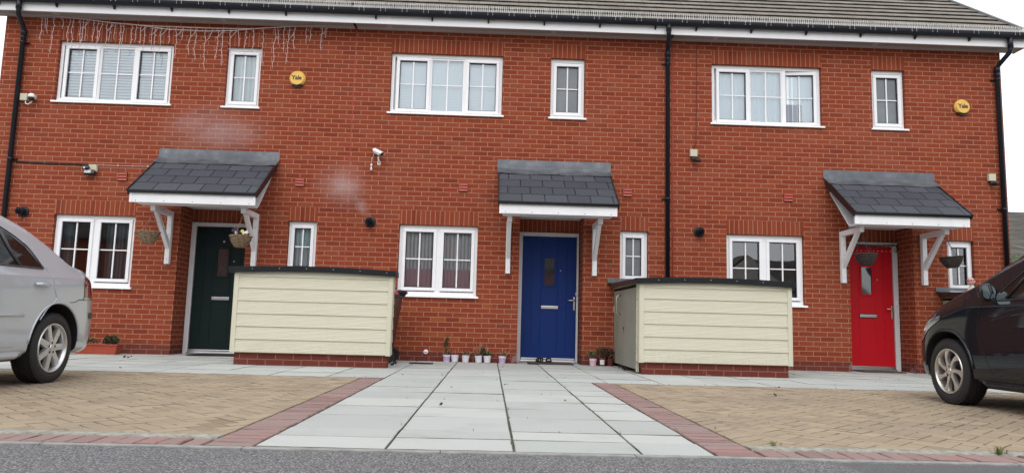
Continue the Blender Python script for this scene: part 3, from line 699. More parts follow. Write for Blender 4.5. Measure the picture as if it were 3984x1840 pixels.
def eaves(house, h):
    x0, x1 = (XL+.01 if h == 0 else XB[h]), (XR-.05 if h == 2 else XB[h+1])
    f = MB(); fy = -.25
    f.box(x0, x1-.001, fy-.018, fy, 5.232, 5.43)
    if h == 0: f.box(x0, x0+.018, fy+.0005, .02, 5.2325, 5.56)
    if h == 2: f.box(x1-.02, x1-.0015, fy+.0005, .02, 5.2325, 5.56)
    for xj in ([-5.0], [-1.72, .9], [3.55, 6.3])[h]: f.box(xj-.05, xj+.05, fy-.0205, fy-.0185, 5.231, 5.43, bv=0)
    f.build('fascia', M['upvc'], house)
    s = MB(); s.quad((x0+.019, fy+.001, 5.25), (x1-.021, fy+.001, 5.25), (x1-.021, -.001, 5.25), (x0+.019, -.001, 5.25))
    s.box(x0+.019, x1-.021, -.016, -.0015, 5.236, 5.2495)
    s.build('soffit', M['soffit'], house)
    g = MB(); n = 10; gy, gz, r = -.325, 5.425, .062
    pr = [(gy+r*math.cos(math.pi+math.pi*k/n), gz+r*1.5*math.sin(math.pi+math.pi*k/n)) for k in range(n+1)]
    v = []; fs = []; gx0, gx1 = x0-.02 if h == 0 else x0, x1+.02 if h == 2 else x1
    for xx in (gx0, gx1): v += [(xx, p[0], p[1]+.012) for p in pr]+[(xx, p[0]*1+.006*(1 if p[0] < gy else -1), p[1]+.015) for p in pr[::-1]]
    q = 2*n+2
    for k in range(q): fs.append((k, (k+1) % q, q+(k+1) % q, q+k))
    g.add(v, fs, 0, True); g.add(v[:q], [tuple(range(q))]); g.add(v[q:], [tuple(range(q))[::-1]])
    for xx in ([-4.45], [-.1], [5.4])[h]: g.prism([(p[0]*1.0-(.004 if p[0] < gy else -.004), p[1]+.010) for p in pr], 'x', xx-.05, xx+.05)
    gu = g.build('gutter', M['blackplastic'], house, sharp=50)
    for xx in np.arange(gx0+.35, gx1-.2, .885):
        b = MB(); b.prism([(-.272, 5.30), (-.292, 5.30), (-.335, 5.352), (-.335, 5.372), (-.272, 5.372)], 'x', xx-.012, xx+.012); b.build('gutter_bracket', M['blackplastic'], gu)
    # bird spikes standing on the gutter's front lip: one strip for each house
    p = MB(); xx = gx0+.02
    while xx < gx1-.02:
        for yy, lean in ((-.372, -.012), (-.35, .016)):
            j = R.uniform(-.006, .006); zt = 5.535+R.uniform(-.006, .006)
            p.tube([(xx+(.008 if yy > -.36 else 0), yy, 5.437), (xx+j+(.008 if yy > -.36 else 0), yy+lean, zt)], .0034, 3, 0, False, False)
        xx += .0335
    p.box(gx0+.01, gx1-.01, -.376, -.342, 5.4375, 5.4405)
    xx = gx0+.1
    while xx < gx1-.1:
        for o in (0, .075):
            p.ball((xx+o, -.3915, 5.435), .0065, 0, n=5); p.tube([(xx+o, -.392, 5.43), (xx+o, -.392, 5.395)], .0018, 4); p.ball((xx+o, -.392, 5.39), .0055, 0, n=5)
        xx += .335
    p.build('bird_spike_strip', M['pin'], house)['kind'] = 'stuff'
def soffit_mat():
    t = NT('vented_soffit_board'); x, y, z = t.xyz(t.pos())
    fx = t.m('FRACT', t.m('DIVIDE', t.m('ADD', x, t.m('MULTIPLY', t.m('FLOOR', t.m('DIVIDE', y, .036)), .01)), .026)); fy = t.m('FRACT', t.m('DIVIDE', y, .036))
    slot = t.m('MULTIPLY', t.m('MULTIPLY', t.m('GREATER_THAN', fx, .42), t.m('MULTIPLY', t.m('GREATER_THAN', fy, .2), t.m('LESS_THAN', fy, .8))),
               t.m('MULTIPLY', t.m('GREATER_THAN', y, -.19), t.m('LESS_THAN', y, -.083)))
    brk = t.m('LESS_THAN', t.m('FRACT', t.m('DIVIDE', t.m('ADD', x, 1.77), 2.62)), .028)
    slot = t.m('MULTIPLY', slot, t.m('SUBTRACT', 1.0, brk))
    return t.pbr(t.mix(slot, (.42, .385, .375), (.03, .022, .02)), .5)
M['soffit'] = soffit_mat()

def downpipe(house, x, top, offs=0.0):
    d = MB(); yy = -.055; r = .036
    pts = [(x+offs, -.325, 5.37), (x+offs, -.325, top+.20), (x+offs*.8, -.30, top+.14), (x+offs*.25, -.12, top+.03), (x, yy, top-.03), (x, yy, .02)]
    d.tube(pts, r, 12); d.tube([(x+offs, -.325, 5.37), (x+offs, -.325, top+.21)], r+.006, 12)
    d.tube([(x, yy, top-.01), (x, yy, top-.10)], r+.007, 12); d.tube([(x, yy, top-.115), (x, yy, top-.17)], r+.004, 12)
    p = d.build('downpipe', M['blackplastic'], house)
    for z in (top-.22, 2.93 if x < 0 else 2.62, .9):
        c = MB(); c.tube([(x, yy, z-.018), (x, yy, z+.018)], r+.007, 12); c.box(x-.10, x+.10, -.018, -.003, z-.012, z+.012) if False else c.box(x-.012, x+.085 if x < 0 else x+.012, -.02, -.002, z-.012, z+.012)
        if x > 0: c.box(x-.085, x-.02, -.025, -.002, z-.011, z+.011)
        c.ball((x+(.075 if x < 0 else -.075), -.028, z), .011, 0, n=5); c.build('pipe_clip', M['blackplastic'], p)

def air_vent(house, x, z):
    v = MB(); w = .07; v.box(x-w, x+w, -.012, -.001, z-w, z+w, 1)
    for k in range(3):
        zz = z-w+.004+k*.0455; v.prism([(-.012, zz+.043), (-.017, zz+.041), (-.030, zz+.006), (-.012, zz+.004)], 'x', x-w+.008, x+w-.008, 0)
    for xa in (x-w, x+w-.008): v.box(xa, xa+.008, -.026, -.0125, z-w, z+w, 0)
    v.box(x-w+.0085, x+w-.0085, -.024, -.0125, z+w-.006, z+w, 0); v.build('air_vent', [M['terracotta_vent'], M['ventdark']], house)
def flue(house, x, z):
    f = MB(); f.lathe([(.0001, -.02), (.060, -.022), (.083, -.016), (.086, -.004), (.086, 0)], (x, 0, z), 'y', 28)
    f.lathe([(.055, -.022), (.052, -.13), (.046, -.135), (.042, -.13), (.042, -.06), (.0001, -.06)], (x, 0, z), 'y', 28)
    f.lathe([(.030, -.05), (.030, -.15), (.022, -.155), (.020, -.15), (.0001, -.10)], (x, 0, z), 'y', 20); f.build('boiler_flue', M['blackplastic'], house, sharp=40)

HL = ['left end terraced brick house with dark green door and string lights under its eaves',
      'middle terraced brick house with royal blue front door',
      'right end terraced brick house with bright red front door and hipped roof end']
UK = ['venetian', 'pleat', 'vertblind']; UN = ['curtain_pale', 'obscure', 'obscure']; GK = ['curtain_dark', 'curtain_stripe', 'none']; GN = ['curtain_pale', 'obscure', 'none']
CANX = [(-5.21, -3.40), (.08, 1.82), (5.30, 7.04)]; BRX = [(-4.97, -3.66), (.255, 1.605), (5.54, 6.84)]
VENTX = [(-5.77, -3.035), (-.478, 2.12), (4.695, 7.43)]; FLX = [-7.23, -1.905, 3.262]; DPX = [-7.485, 2.752, 8.17]
houses = []
for h in range(3):
    ho = thing('terraced_house', HL[h], 'house', ((XB[h]+XB[h+1])/2, 0, 0), 'terraced houses in the row'); houses.append(ho)
    wall_mesh(h).build('wall', [M['brick'], M['soldier']], ho)
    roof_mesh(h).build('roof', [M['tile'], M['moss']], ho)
    if h != 1: verge(ho, h)
    r = MB(); x0, x1 = XB[h]+.02, XB[h+1]-.02
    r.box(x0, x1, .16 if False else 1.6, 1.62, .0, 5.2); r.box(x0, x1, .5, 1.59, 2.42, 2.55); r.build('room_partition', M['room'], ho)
    eaves(ho, h)
    a, b = WIN[h]['u3']; zz0, zz1 = ZUB+.092, ZU-.112
    lights = [(a+.137, a+.573, zz0, zz1, True), (a+.655, a+1.155, ZUB+.062, ZU-.085, False), (a+1.252, a+1.690, zz0, zz1, True)]
    window(ho, a, b, ZUB, ZU, lights, UK[h], open_last=-7 if h == 2 else 0)
    a, b = WIN[h]['u1']; window(ho, a, b, ZUB, ZU, [(a+.098, a+.452, ZUB+.115, ZU-.118, True)], UN[h])
    a, b = WIN[h]['g2']; window(ho, a, b, ZGB, ZG, [(a+.107, a+.54, ZGB+.14, ZG-.108, True), (a+.70, a+1.133, ZGB+.14, ZG-.108, True)], GK[h], sill=(.0, .03))
    a, b = WIN[h]['g1']; window(ho, a, b, ZNB, ZG, [(a+.095, a+.345, ZNB+.12, ZG-.105, True)], GN[h], sill=(0, .02))
    front_door(ho, h)
    q = MB(); q.box(DOORX[h]+.003, DOORX[h]+DOPW[h]-.003, -.004, .466, 2.303, 2.322); q.build('porch_ceiling', M['upvc2'], ho)
    can = canopy(ho, *CANX[h])
    for bx in BRX[h]: bracket(can, bx)
    for vx in VENTX[h]: air_vent(ho, vx, 2.71)
    flue(ho, FLX[h], 2.115)
downpipe(houses[0], -7.485, 5.02, .06); downpipe(houses[1], 2.752, 5.05, -.05); downpipe(houses[2], 8.17, 4.98, .05)
mj = MB(); mj.box(2.828, 2.838, -.004, -.0005, .0, 5.23); mj.tube([(2.845, -.012, 5.23), (2.843, -.012, .1)], .006, 6)
mj.build('movement_joint', M['terracotta_vent'], houses[2])
mj = MB(); mj.box(-2.283, -2.271, -.004, -.0005, .0, 5.23); mj.build('movement_joint', M['terracotta_vent'], houses[0])
mj = MB(); mj.prism([(-.012, 1.265), (-.020, 1.19), (-.05, 1.165), (-.045, 1.155), (-.002, 1.155), (-.002, 1.27)], 'x', 7.06, 7.9); 

# ------------------------------------------------------------------ bin stores
M['blackroof'] = plain('black_roof_felt', (.008, .009, .012), .55, var=.3, spec=.3)
def bin_store(label, x0, x1, door, yb=0.0):
    yf = -1.95; s = thing('bin_store', label, 'bin store', ((x0+x1)/2, -1, 0), 'cream clad bin stores')
    p = MB(); ins = .035
    p.box(x0+ins, x1-ins, yf+ins, yf+ins+.1, -.02, .172)
    if door != 'right': p.box(x1-ins-.1, x1-ins-.0005, yf+ins+.1005, yb-.06, -.02, .1715)
    if door != 'left': p.box(x0+ins+.0005, x0+ins+.1, yf+ins+.1005, yb-.06, -.02, .1715)
    p.build('brick_plinth', M['brick'], s)
    c = MB(); zs = [.160, .322, .484, .646, .808, .970, 1.115, 1.205]
    for k in range(7):
        a, b = zs[k], zs[k+1]+.02
        c.prism([(yf+.014, a), (yf-.009, a), (yf+.004, b), (yf+.014, b)], 'x', x0+.045, x1-.045)
    c.build('front_cladding', M['cream'], s)
    for sgn, xs in ((-1, x0), (1, x1)):
        nm = 'left' if sgn < 0 else 'right'; ydoor = -1.735
        e = MB()
        for k in range(7):
            a, b = zs[k], zs[k+1]+.02; lo, hi = yf+.035, (ydoor if door == nm else yb-.05)
            v = [(xs-sgn*.012, a), (xs+sgn*.006, a), (xs-sgn*.004, b), (xs-sgn*.012, b)]
            e.prism(v if sgn > 0 else v[::-1], 'y', lo, hi)
        e.build('side_cladding', M['cream'], s)
    for xa in (x0-.002, x1-.048):
        t = MB(); t.box(xa, xa+.05, yf-.012, yf+.03, .152, 1.20, bv=.003); xs_ = xa-.010 if xa < x0 else xa+.046
        t.box(xs_, xs_+.014, yf-.008, yf+.055, .150, 1.20, bv=.003); t.build('corner_trim', M['creamtrim'], s)
    # gently arched roof, highest in the middle and sloping up to the wall
    r = MB(); n = 24; v = []; fs = []; X0, X1 = x0-.075, x1+.045
    def arch(x): q = (x-(X0+X1)/2)/((X1-X0)/2); return .030*(1-q*q)
    for i in range(n+1):
        x = X0+(X1-X0)*i/n; v += [(x, yf-.05, 1.222+arch(x)), (x, yb-.012, 1.222+.02*(yb+1.95)+arch(x)*.5)]
    fs = [(2*i, 2*i+2, 2*i+3, 2*i+1) for i in range(n)]; r.add(v, fs, 0, True)
    r.quad((X0+.02, yf, 1.18), (X0+.02, yb-.02, 1.18), (X1-.02, yb-.02, 1.18), (X1-.02, yf, 1.18), 1)
    ro = r.build('roof', [M['blackroof'], M['creamtrim']], s)
    f = MB(); v = []
    for i in range(n+1):
        x = X0+(X1-X0)*i/n; z = 1.222+arch(x); v += [(x, yf-.052, z+.006), (x, yf-.062, z), (x, yf-.058, z-.066), (x, yf-.04, z-.068)]
    f.add(v, [(4*i+k, 4*i+k+1, 4*i+5+k, 4*i+4+k) for i in range(n) for k in range(3)], 0, False)
    for xx in (X0, X1-.012):
        zb_ = 1.222+.02*(yb+1.95); f.prism([(yf-.06, 1.224), (yf-.058, 1.156), (yb-.02, zb_-.07), (yb-.02, zb_+.002)], 'x', xx, xx+.012, 1 if xx == X0 else 0)
    k = .3
    while k < X1-X0-.1: f.ball((X0+k, yf-.063, 1.19+arch(X0+k)+.005), .006, 2, n=5); k += .34
    f.build('roof_edge', [M['blackroof'], M['brownfelt'], M['chrome']], ro)
    if yb < -.1:
        l = MB(); l.box(x0+.0505, x1-.0505, yb-.06, yb-.04, .16, 1.2); l.build('back_panel', M['cream'], s)
    else:
        l = MB(); l.prism([(-.004, 1.345), (-.012, 1.345), (-.02, 1.285), (-.09, 1.272), (-.09, 1.266), (-.004, 1.266)], 'x', X0-.04, X1+.04); l.build('lead_flashing', M['lead'], ro)
    if door:
        xs = x0 if door == 'left' else x1; sg = -1 if door == 'left' else 1
        d = MB(); b = len(d.v)
        d.prism([(-.015, .055), (-1.73, .055), (-1.73, 1.125), (-.015, 1.135)], 'x', xs-.01, xs+.02)
        db = d.build('door', M['sage'], s); db['label'] = 'grey-green flush door'
        q = MB()
        for off in (0,): q.tube([(xs-.012*1, -.62, 1.055), (xs+sg*.06, -.62, 1.05), (xs+sg*.075, -.62, 1.03), (xs+sg*.075, -.62, .80), (xs+sg*.06, -.62, .78), (xs, -.62, .775)], .011, 8)
        q.build('door_handle', M['steel'], db)
        q = MB(); q.ball((xs+sg*.011, -.85, .585), .014, 0, n=6); q.box(xs+sg*.011-.002, xs+sg*.011+.002, -.858, -.842, .52, .575); q.build('keyhole', M['blackedge'], db)
        for yy, zz in ((-.012, .87), (-.012, .16), (-1.722, .92), (-1.722, .18)):
            q = MB(); q.box(xs+sg*.011-.004, xs+sg*.011+.004, yy-.018, yy+.018, zz-.05, zz+.05, bv=.003); q.build('hinge', M['steel'] if yy < -1 else M['creamtrim'], db)
        fr = MB(); fr.box(xs-.01, xs+.03, -1.752, -1.733, .02, 1.19); fr.build('door_jamb', M['creamtrim'], s)
    return s
bin_store('cream clad bin store in front of the dark green door, brown wheelie bin beside it', -3.255, -1.262, None, -1.66)
bin_store('cream clad bin store with grey-green side door, right of the blue door', 1.935, 3.905, 'left')
bin_store('bin store mostly hidden behind the black car, dark flashing under the narrow window', 7.14, 8.95, 'left')

# ------------------------------------------------------------------ wheelie bin, half hidden behind the left bin store
w = thing('wheelie_bin', 'brown wheelie bin with black lid and handle behind the left bin store', 'bin', (-1.55, -.62, 0))
b = MB(); xb = -1.62
prof = [(xb-.26, .06), (xb+.195, .06), (xb+.325, .985), (xb-.30, .985)]
def taper(mb, z0, z1, a0, a1, b0, b1, c0, c1, d0, d1, mat=0):
    v = [(a0, c0, z0), (b0, c0, z0), (b0, d0, z0), (a0, d0, z0), (a1, c1, z1), (b1, c1, z1), (b1, d1, z1), (a1, d1, z1)]
    mb.add(v, [(3, 2, 1, 0), (4, 5, 6, 7), (0, 1, 5, 4), (1, 2, 6, 5), (2, 3, 7, 6), (3, 0, 4, 7)], mat)
taper(b, .06, .95, -1.80, -1.93, -1.43, -1.315, -.86, -.92, -.40, -.34); b.box(-1.95, -1.30, -.935, -.325, .94, .972, bv=.006); b.build('bin_body', M['brownbin'], w)
l = MB(); taper(l, .973, 1.045, -1.96, -1.86, -1.29, -1.36, -.945, -.88, -.315, -.38, 0); l.build('lid', M['redplastic'], w)
hd = MB(); hd.tube([(-1.36, -.88, 1.0), (-1.255, -.87, 1.015), (-1.235, -.63, 1.02), (-1.255, -.38, 1.015), (-1.36, -.37, 1.0)], .022, 8)
for yy in (-.84, -.72, -.52, -.41): hd.ball((-1.30, yy, 1.0), .045, 0, sy=.7, n=8)
hd.build('handle', M['blackplastic'], w)
for yy in (-.93, -.37):
    q = MB(); q.lathe([(.0001, -.022), (.05, -.022), (.06, -.028), (.10, -.025), (.105, 0), (.10, .025), (.06, .022), (.0001, .022)], (-1.425, yy, .105), 'y', 24)
    q.build('wheel', M['rubber'], w, sharp=40)

# ------------------------------------------------------------------ fittings on the walls
font = bpy.data.curves.new('lettering', 'FONT'); font.body = 'Yale'; font.size = .098; font.extrude = .0012; font.offset = .0022; font.align_x = 'CENTER'; font.align_y = 'CENTER'; font.resolution_u = 4; font.space_character = .93
fo = bpy.data.objects.new('lettering', font); col.objects.link(fo)
bpy.context.view_layer.update()
textmesh = bpy.data.meshes.new_from_object(fo.evaluated_get(bpy.context.evaluated_depsgraph_get())); bpy.data.objects.remove(fo)
textmesh.materials.clear(); textmesh.materials.append(M['ink'])
def alarm(x, z, label):
    a = thing('alarm_box', label, 'alarm box', (x, 0, z), 'yellow alarm boxes')
    c = MB(); n = 40; ro, ri = .128, .106
    def ring(r, y, zo, cut):
        return [(x+r*math.cos(2*math.pi*k/n), y, z+zo+max(r*math.sin(2*math.pi*k/n), -cut)) for k in range(n)]
    rings = [ring(ro, -.012, 0, .095), ring(ro, -.03, 0, .095), ring(ro-.004, -.038, 0, .093), ring(ri, -.062, -.002, .11), ring(ri-.004, -.065, -.002, .11)]
    v = [p for r in rings for p in r]; fs = [(i*n+k, i*n+(k+1) % n, (i+1)*n+(k+1) % n, (i+1)*n+k) for i in range(4) for k in range(n)]+[tuple(4*n+k for k in range(n))]
    c.add(v, fs, 0, False); c.build('cover', M['yellow'], a)
    b = MB(); b.prism([(x-.105, z-.06), (x-.085, z-.10), (x-.03, z-.138), (x+.03, z-.138), (x+.085, z-.10), (x+.105, z-.06)], 'y', -.034, -.001); b.build('base', M['bluebase'], a)
    t = bpy.data.objects.new('lettering', textmesh); col.objects.link(t); t.parent = a; t.location = (-.004, -.0665, .006); t.rotation_euler = (rad(90), 0, 0)
alarm(-3.165, 4.37, 'round yellow alarm box high on the wall beside the string lights')
alarm(7.575, 4.285, 'round yellow alarm box high on the wall near the far right downpipe')

def junction(mb, x, z, w=.052): mb.box(x-w, x+w, -.055, -.001, z-w, z+w, 0, bv=.006)
# white dome camera, far left
c = thing('security_camera', 'white dome camera on a beige box beside the far left downpipe', 'camera', (-7.33, 0, 3.91), 'security cameras')
b = MB(); junction(b, -7.385, 3.92, .055); b.build('junction_box', M['greybox'], c)
b = MB(); b.tube([(-7.36, -.03, 3.87), (-7.35, -.04, 3.82), (-7.31, -.05, 3.80), (-7.26, -.05, 3.83), (-7.245, -.05, 3.86)], .008, 6); b.build('cable', M['whiteplastic'], c)
b = MB(); b.ball((-7.245, -.075, 3.925), .052, 0, sz=.9, n=10); b.box(-7.275, -7.215, -.05, -.001, 3.89, 3.955, bv=.01); d = b.build('camera_dome', M['whiteplastic'], c)
b = MB(); b.ball((-7.245, -.080, 3.893), .046, 0, sz=.9, n=10); b.build('lens', M['blackedge'], c)
# floodlight with sensor, left house
c = thing('floodlight', 'black floodlight with sensor hung on a beige junction box', 'floodlight', (-6.24, 0, 2.77))
b = MB(); junction(b, -6.222, 2.822, .058); b.box(-6.168, -6.155, -.045, -.01, 2.78, 2.86, bv=.004); b.build('junction_box', M['greybox'], c)
b = MB(); b.box(-6.335, -6.165, -.095, -.04, 2.715, 2.785, bv=.012); b.box(-6.35, -6.26, -.125, -.05, 2.788, 2.84, bv=.008); b.box(-6.26, -6.23, -.06, -.03, 2.76, 2.81)
b.rot(0, (-6.25, -.06, 2.77), Matrix.Rotation(rad(-14), 3, 'X')); b.build('lamp_housing', M['blackedge'], c)
b = MB(); b.box(-6.315, -6.215, -.0985, -.0955, 2.725, 2.775); b.rot(0, (-6.25, -.06, 2.77), Matrix.Rotation(rad(-14), 3, 'X')); b.build('lamp_panel', M['clearlens'], c)
b = MB(); b.ball((-6.305, -.128, 2.81), .015, 0, n=8); b.build('sensor', M['whiteplastic'], c)
# white bullet camera, middle house
c = thing('security_camera', 'white bullet camera with sun hood and dangling cable plugs above the middle flue', 'camera', (-1.82, 0, 3.1), 'security cameras')
Mx = Matrix.Rotation(rad(58), 3, 'Z') @ Matrix.Rotation(rad(0), 3, 'X')
b = MB(); b.box(-1.842, -1.79, -.012, -.001, 3.025, 3.085, bv=.006); b.tube([(-1.815, -.01, 3.055), (-1.818, -.03, 3.09), (-1.822, -.055, 3.12), (-1.824, -.06, 3.15)], [.02, .014, .012, .014], 10); b.build('mount', M['whiteplastic'], c)
D1, D2 = Vector((-1.885, -.035, 3.24)), Vector((-1.765, -.155, 3.165))
b = MB(); b.tube([D1, D2], .036, 16); dv = (D2-D1).normalized(); sd_ = dv.cross(Vector((0, 0, 1))).normalized(); uu = sd_.cross(dv)
b.build('camera_body', M['whiteplastic'], c, sharp=40)
b = MB(); v = []
for k in range(9):
    a = math.pi*(.02+.96*k/8)
    for P_ in (D1-dv*.01, D2+dv*.045): v.append(P_+sd_*math.cos(a)*.045+uu*(math.sin(a)*.040+.006))
b.add(v, [(2*k, 2*k+1, 2*k+3, 2*k+2) for k in range(8)], 0, True); b.build('sun_hood', M['whiteplastic'], c)
b = MB(); b.tube([D2+dv*.001, D2+dv*.006], .030, 14); b.build('lens', M['blackedge'], c)
b = MB(); b.tube([D1, (-1.90, -.03, 3.19), (-1.925, -.03, 3.12), (-1.93, -.03, 3.06), (-1.93, -.03, 3.01)], .006, 6); b.tube([(-1.925, -.03, 3.13), (-1.93, -.03, 3.10)], .011, 8); b.build('cable', M['pinkcable'], c)
b = MB(); b.tube([(-1.93, -.03, 3.03), (-1.93, -.03, 3.0)], .017, 8); b.lathe([(.008, 2.995), (.010, 2.98), (.022, 2.93), (.0001, 2.93)], (-1.93, -.03, 0), 'z', 10); b.tube([(-1.90, -.012, 3.215), (-1.945, -.006, 3.155)], .006, 5, 1); b.build('cable_plug', [M['whiteplastic'], M['redcable']], c)
# black bullet cameras on beige boxes
def blackcam(x, z, label, dx, dz):
    c = thing('security_camera', label, 'camera', (x, 0, z), 'security cameras')
    b = MB(); junction(b, x, z, .058); b.build('junction_box', M['greybox'], c)
    b = MB(); b.tube([(x-.01, -.03, z-.058), (x-.01, -.04, z-.10), (x+.005, -.055, z-.115)], [.022, .026, .024], 10); b.build('mount', M['blackedge'], c)
    e0 = Vector((x+.0, -.055, z-.105)); e1 = e0+Vector((dx, -.07, dz)); b = MB(); b.tube([e0, e0.lerp(e1, .2), e0.lerp(e1, .98), e1], [.024, .033, .033, .028], 14); b.build('camera_body', M['blackedge'], c, sharp=40)
    b = MB(); b.tube([e1, e1+(e1-e0).normalized()*.004], .02, 12); b.build('lens', M['carglass'], c)
    return c
rc = blackcam(3.171, 3.376, 'black bullet camera under a beige box, cable rising to the eaves', .075, -.04)
blackcam(8.005, 3.135, 'black bullet camera under a beige box beside the far right downpipe', .03, -.015)
b = MB(); b.tube([(3.254, -.01, 5.24), (3.254, -.008, 5.18), (3.238, -.008, 5.13), (3.238, -.008, 4.5), (3.226, -.008, 4.03), (3.219, -.008, 3.56), (3.175, -.012, 3.43)], .0055, 6); b.build('cable', M['redcable'], rc)
b = MB(); b.tube([(-7.455, -.02, 2.93), (-7.42, -.012, 2.90), (-7.2, -.012, 2.888), (-6.9, -.01, 2.882), (-6.55, -.011, 2.887), (-6.27, -.01, 2.878), (-6.24, -.02, 2.865)], .011, 6)
tag(b.build('cable', M['blackplastic']), 'black cable clipped to the wall from downpipe to floodlight', 'cable')
b = MB(); b.tube([(-6.2, -.007, 2.882), (-5.86, -.008, 2.879), (-5.4, -.008, 2.883), (-5.1, -.008, 2.878)], .004, 5)
for xx in (-5.856, -5.395): b.ball((xx, -.012, 2.881), .012, 0, n=5)
tag(b.build('cable', M['led']), 'thin pale cable with white clips between floodlight and left porch roof', 'cable')

# icicle string lights under the left eaves
RL = random.Random(21)
sl_ = thing('string_lights', 'pale icicle string lights drooping under the eaves of the left house', 'string lights', (-5, -.07, 5.2))
main = [(-7.235, 5.245), (-7.13, 5.243), (-6.94, 5.235), (-6.556, 5.205), (-6.171, 5.17), (-5.692, 5.14), (-5.248, 5.135), (-4.541, 5.135), (-3.935, 5.15), (-3.43, 5.20), (-3.177, 5.222), (-2.872, 5.242), (-2.75, 5.243)]
low = [(-5.9, 5.155), (-5.692, 5.14), (-5.245, 5.09), (-4.639, 5.082), (-4.236, 5.105), (-3.934, 5.143), (-3.8, 5.16)]
YL = -.07
b = MB(); b.tube([(x, YL, z) for x, z in main], .0075, 6); b.tube([(x, YL-.006, z) for x, z in low], .0065, 6); b.build('main_cable', M['led'], sl_)
drops = [(-7.2, .44), (-7.17, .22), (-7.13, .30), (-7.02, .62), (-6.90, .20), (-6.78, .48), (-6.72, .5), (-6.62, .42), (-6.57, .5), (-6.5, .36), (-6.4, .38), (-6.33, .43), (-6.28, .34), (-6.19, .40), (-6.12, .33), (-6.05, .28), (-5.99, .42), (-5.93, .36), (-5.80, .36), (-5.74, .28), (-5.66, .34), (-5.6, .42), (-5.48, .40), (-5.42, .60), (-5.34, .46), (-5.22, .28), (-5.10, .52), (-5.0, .22), (-4.88, .46), (-4.80, .55), (-4.64, .70), (-4.46, .52), (-4.38, .62), (-4.25, .40), (-4.12, .30), (-4.0, .46), (-3.9, .40), (-3.74, .62), (-3.56, .68), (-3.52, .3), (-3.40, .42), (-3.33, .62), (-3.24, .40), (-3.05, .30), (-2.98, .26), (-2.80, .42), (-2.75, .2)]
for k, (dx, dl) in enumerate(drops):
    z0 = np.interp(dx, [p[0] for p in main], [p[1] for p in main]); x = dx; b = MB(); pts = [(x, YL-.004, z0+.008)]; n = max(4, int(dl/.05)); lean = 0
    for i in range(1, n+1):
        x += (RL.uniform(-.016, .016)+(dx-x)*.25); pts.append((x, YL-.006+RL.uniform(-.008, .004), z0-dl*i/n))
    b.tube(pts, .0038, 5)
    for i in range(1, len(pts)-1, 2):
        s_ = RL.choice((-1, 1)); q = pts[i]; b.tube([q, (q[0]+s_*.03, q[1]-.004, q[2]+RL.uniform(-.012, .016))], [.0042, .003], 4)
    if RL.random() < .35 and dl > .3:
        q = pts[len(pts)//3]; b.tube([q, (q[0]+.05, q[1], q[2]+.05), (q[0]+.10, q[1], z0-.02)], .0045, 5)
    b.build('icicle_strand', M['led'], sl_)

# beaded garland along the head of the red door's frame
g_ = thing('door_garland', 'dark rope garland with white beads across the top of the red door', 'garland', (6.2, .41, 2.04))
b = MB(); b.tube([(5.74+.92*k/24, .405, 2.045-.012*math.sin(math.pi*k/24)+.004*math.sin(k*2.1)) for k in range(25)], .011, 6); b.tube([(6.655, .405, 2.045), (6.665, .405, 1.98), (6.64, .405, 1.93)], .008, 5); b.build('rope', M['wicker2'], g_)
b = MB()
for k in range(13):
    xx = 5.78+.07*k; b.tube([(xx-.035, .408, 2.035), (xx, .408, 1.945), (xx+.035, .408, 2.035)], .003, 4)
b.build('netting', M['redcable'], g_)
for k in range(13): b = MB(); b.ball((5.78+.07*k, .404, 1.94), .009, 0, n=5); b.build('bead', M['led'], g_)

# small round white outlet low on the middle house's wall
b = MB(); b.lathe([(.0001, -.028), (.030, -.028), (.036, -.02), (.036, 0)], (-.965, 0, .142), 'y', 20); b.lathe([(.0001, -.0295), (.010, -.0295), (.010, -.028)], (-.96, 0, .137), 'y', 10, 1)
tag(b.build('wall_outlet', [M['whiteplastic'], M['trimgrey']]), 'small round white outlet cap low on the wall left of the white pots', 'outlet')
b = MB(); b.box(-1.13, -.80, -.765, -.655, .0035, .0105, 1)
for k in range(16): b.box(-1.125+k*.0204, -1.125+k*.0204+.008, -.76, -.66, .0108, .0135)
b.box(-1.135, -.795, -.77, -.762, .0035, .0135); b.box(-1.135, -.795, -.658, -.65, .0035, .0135)
tag(b.build('drain_grate', [M['blackplastic'], M['well']]), 'black slotted drain grate set in the flags near the left bin store', 'grate')

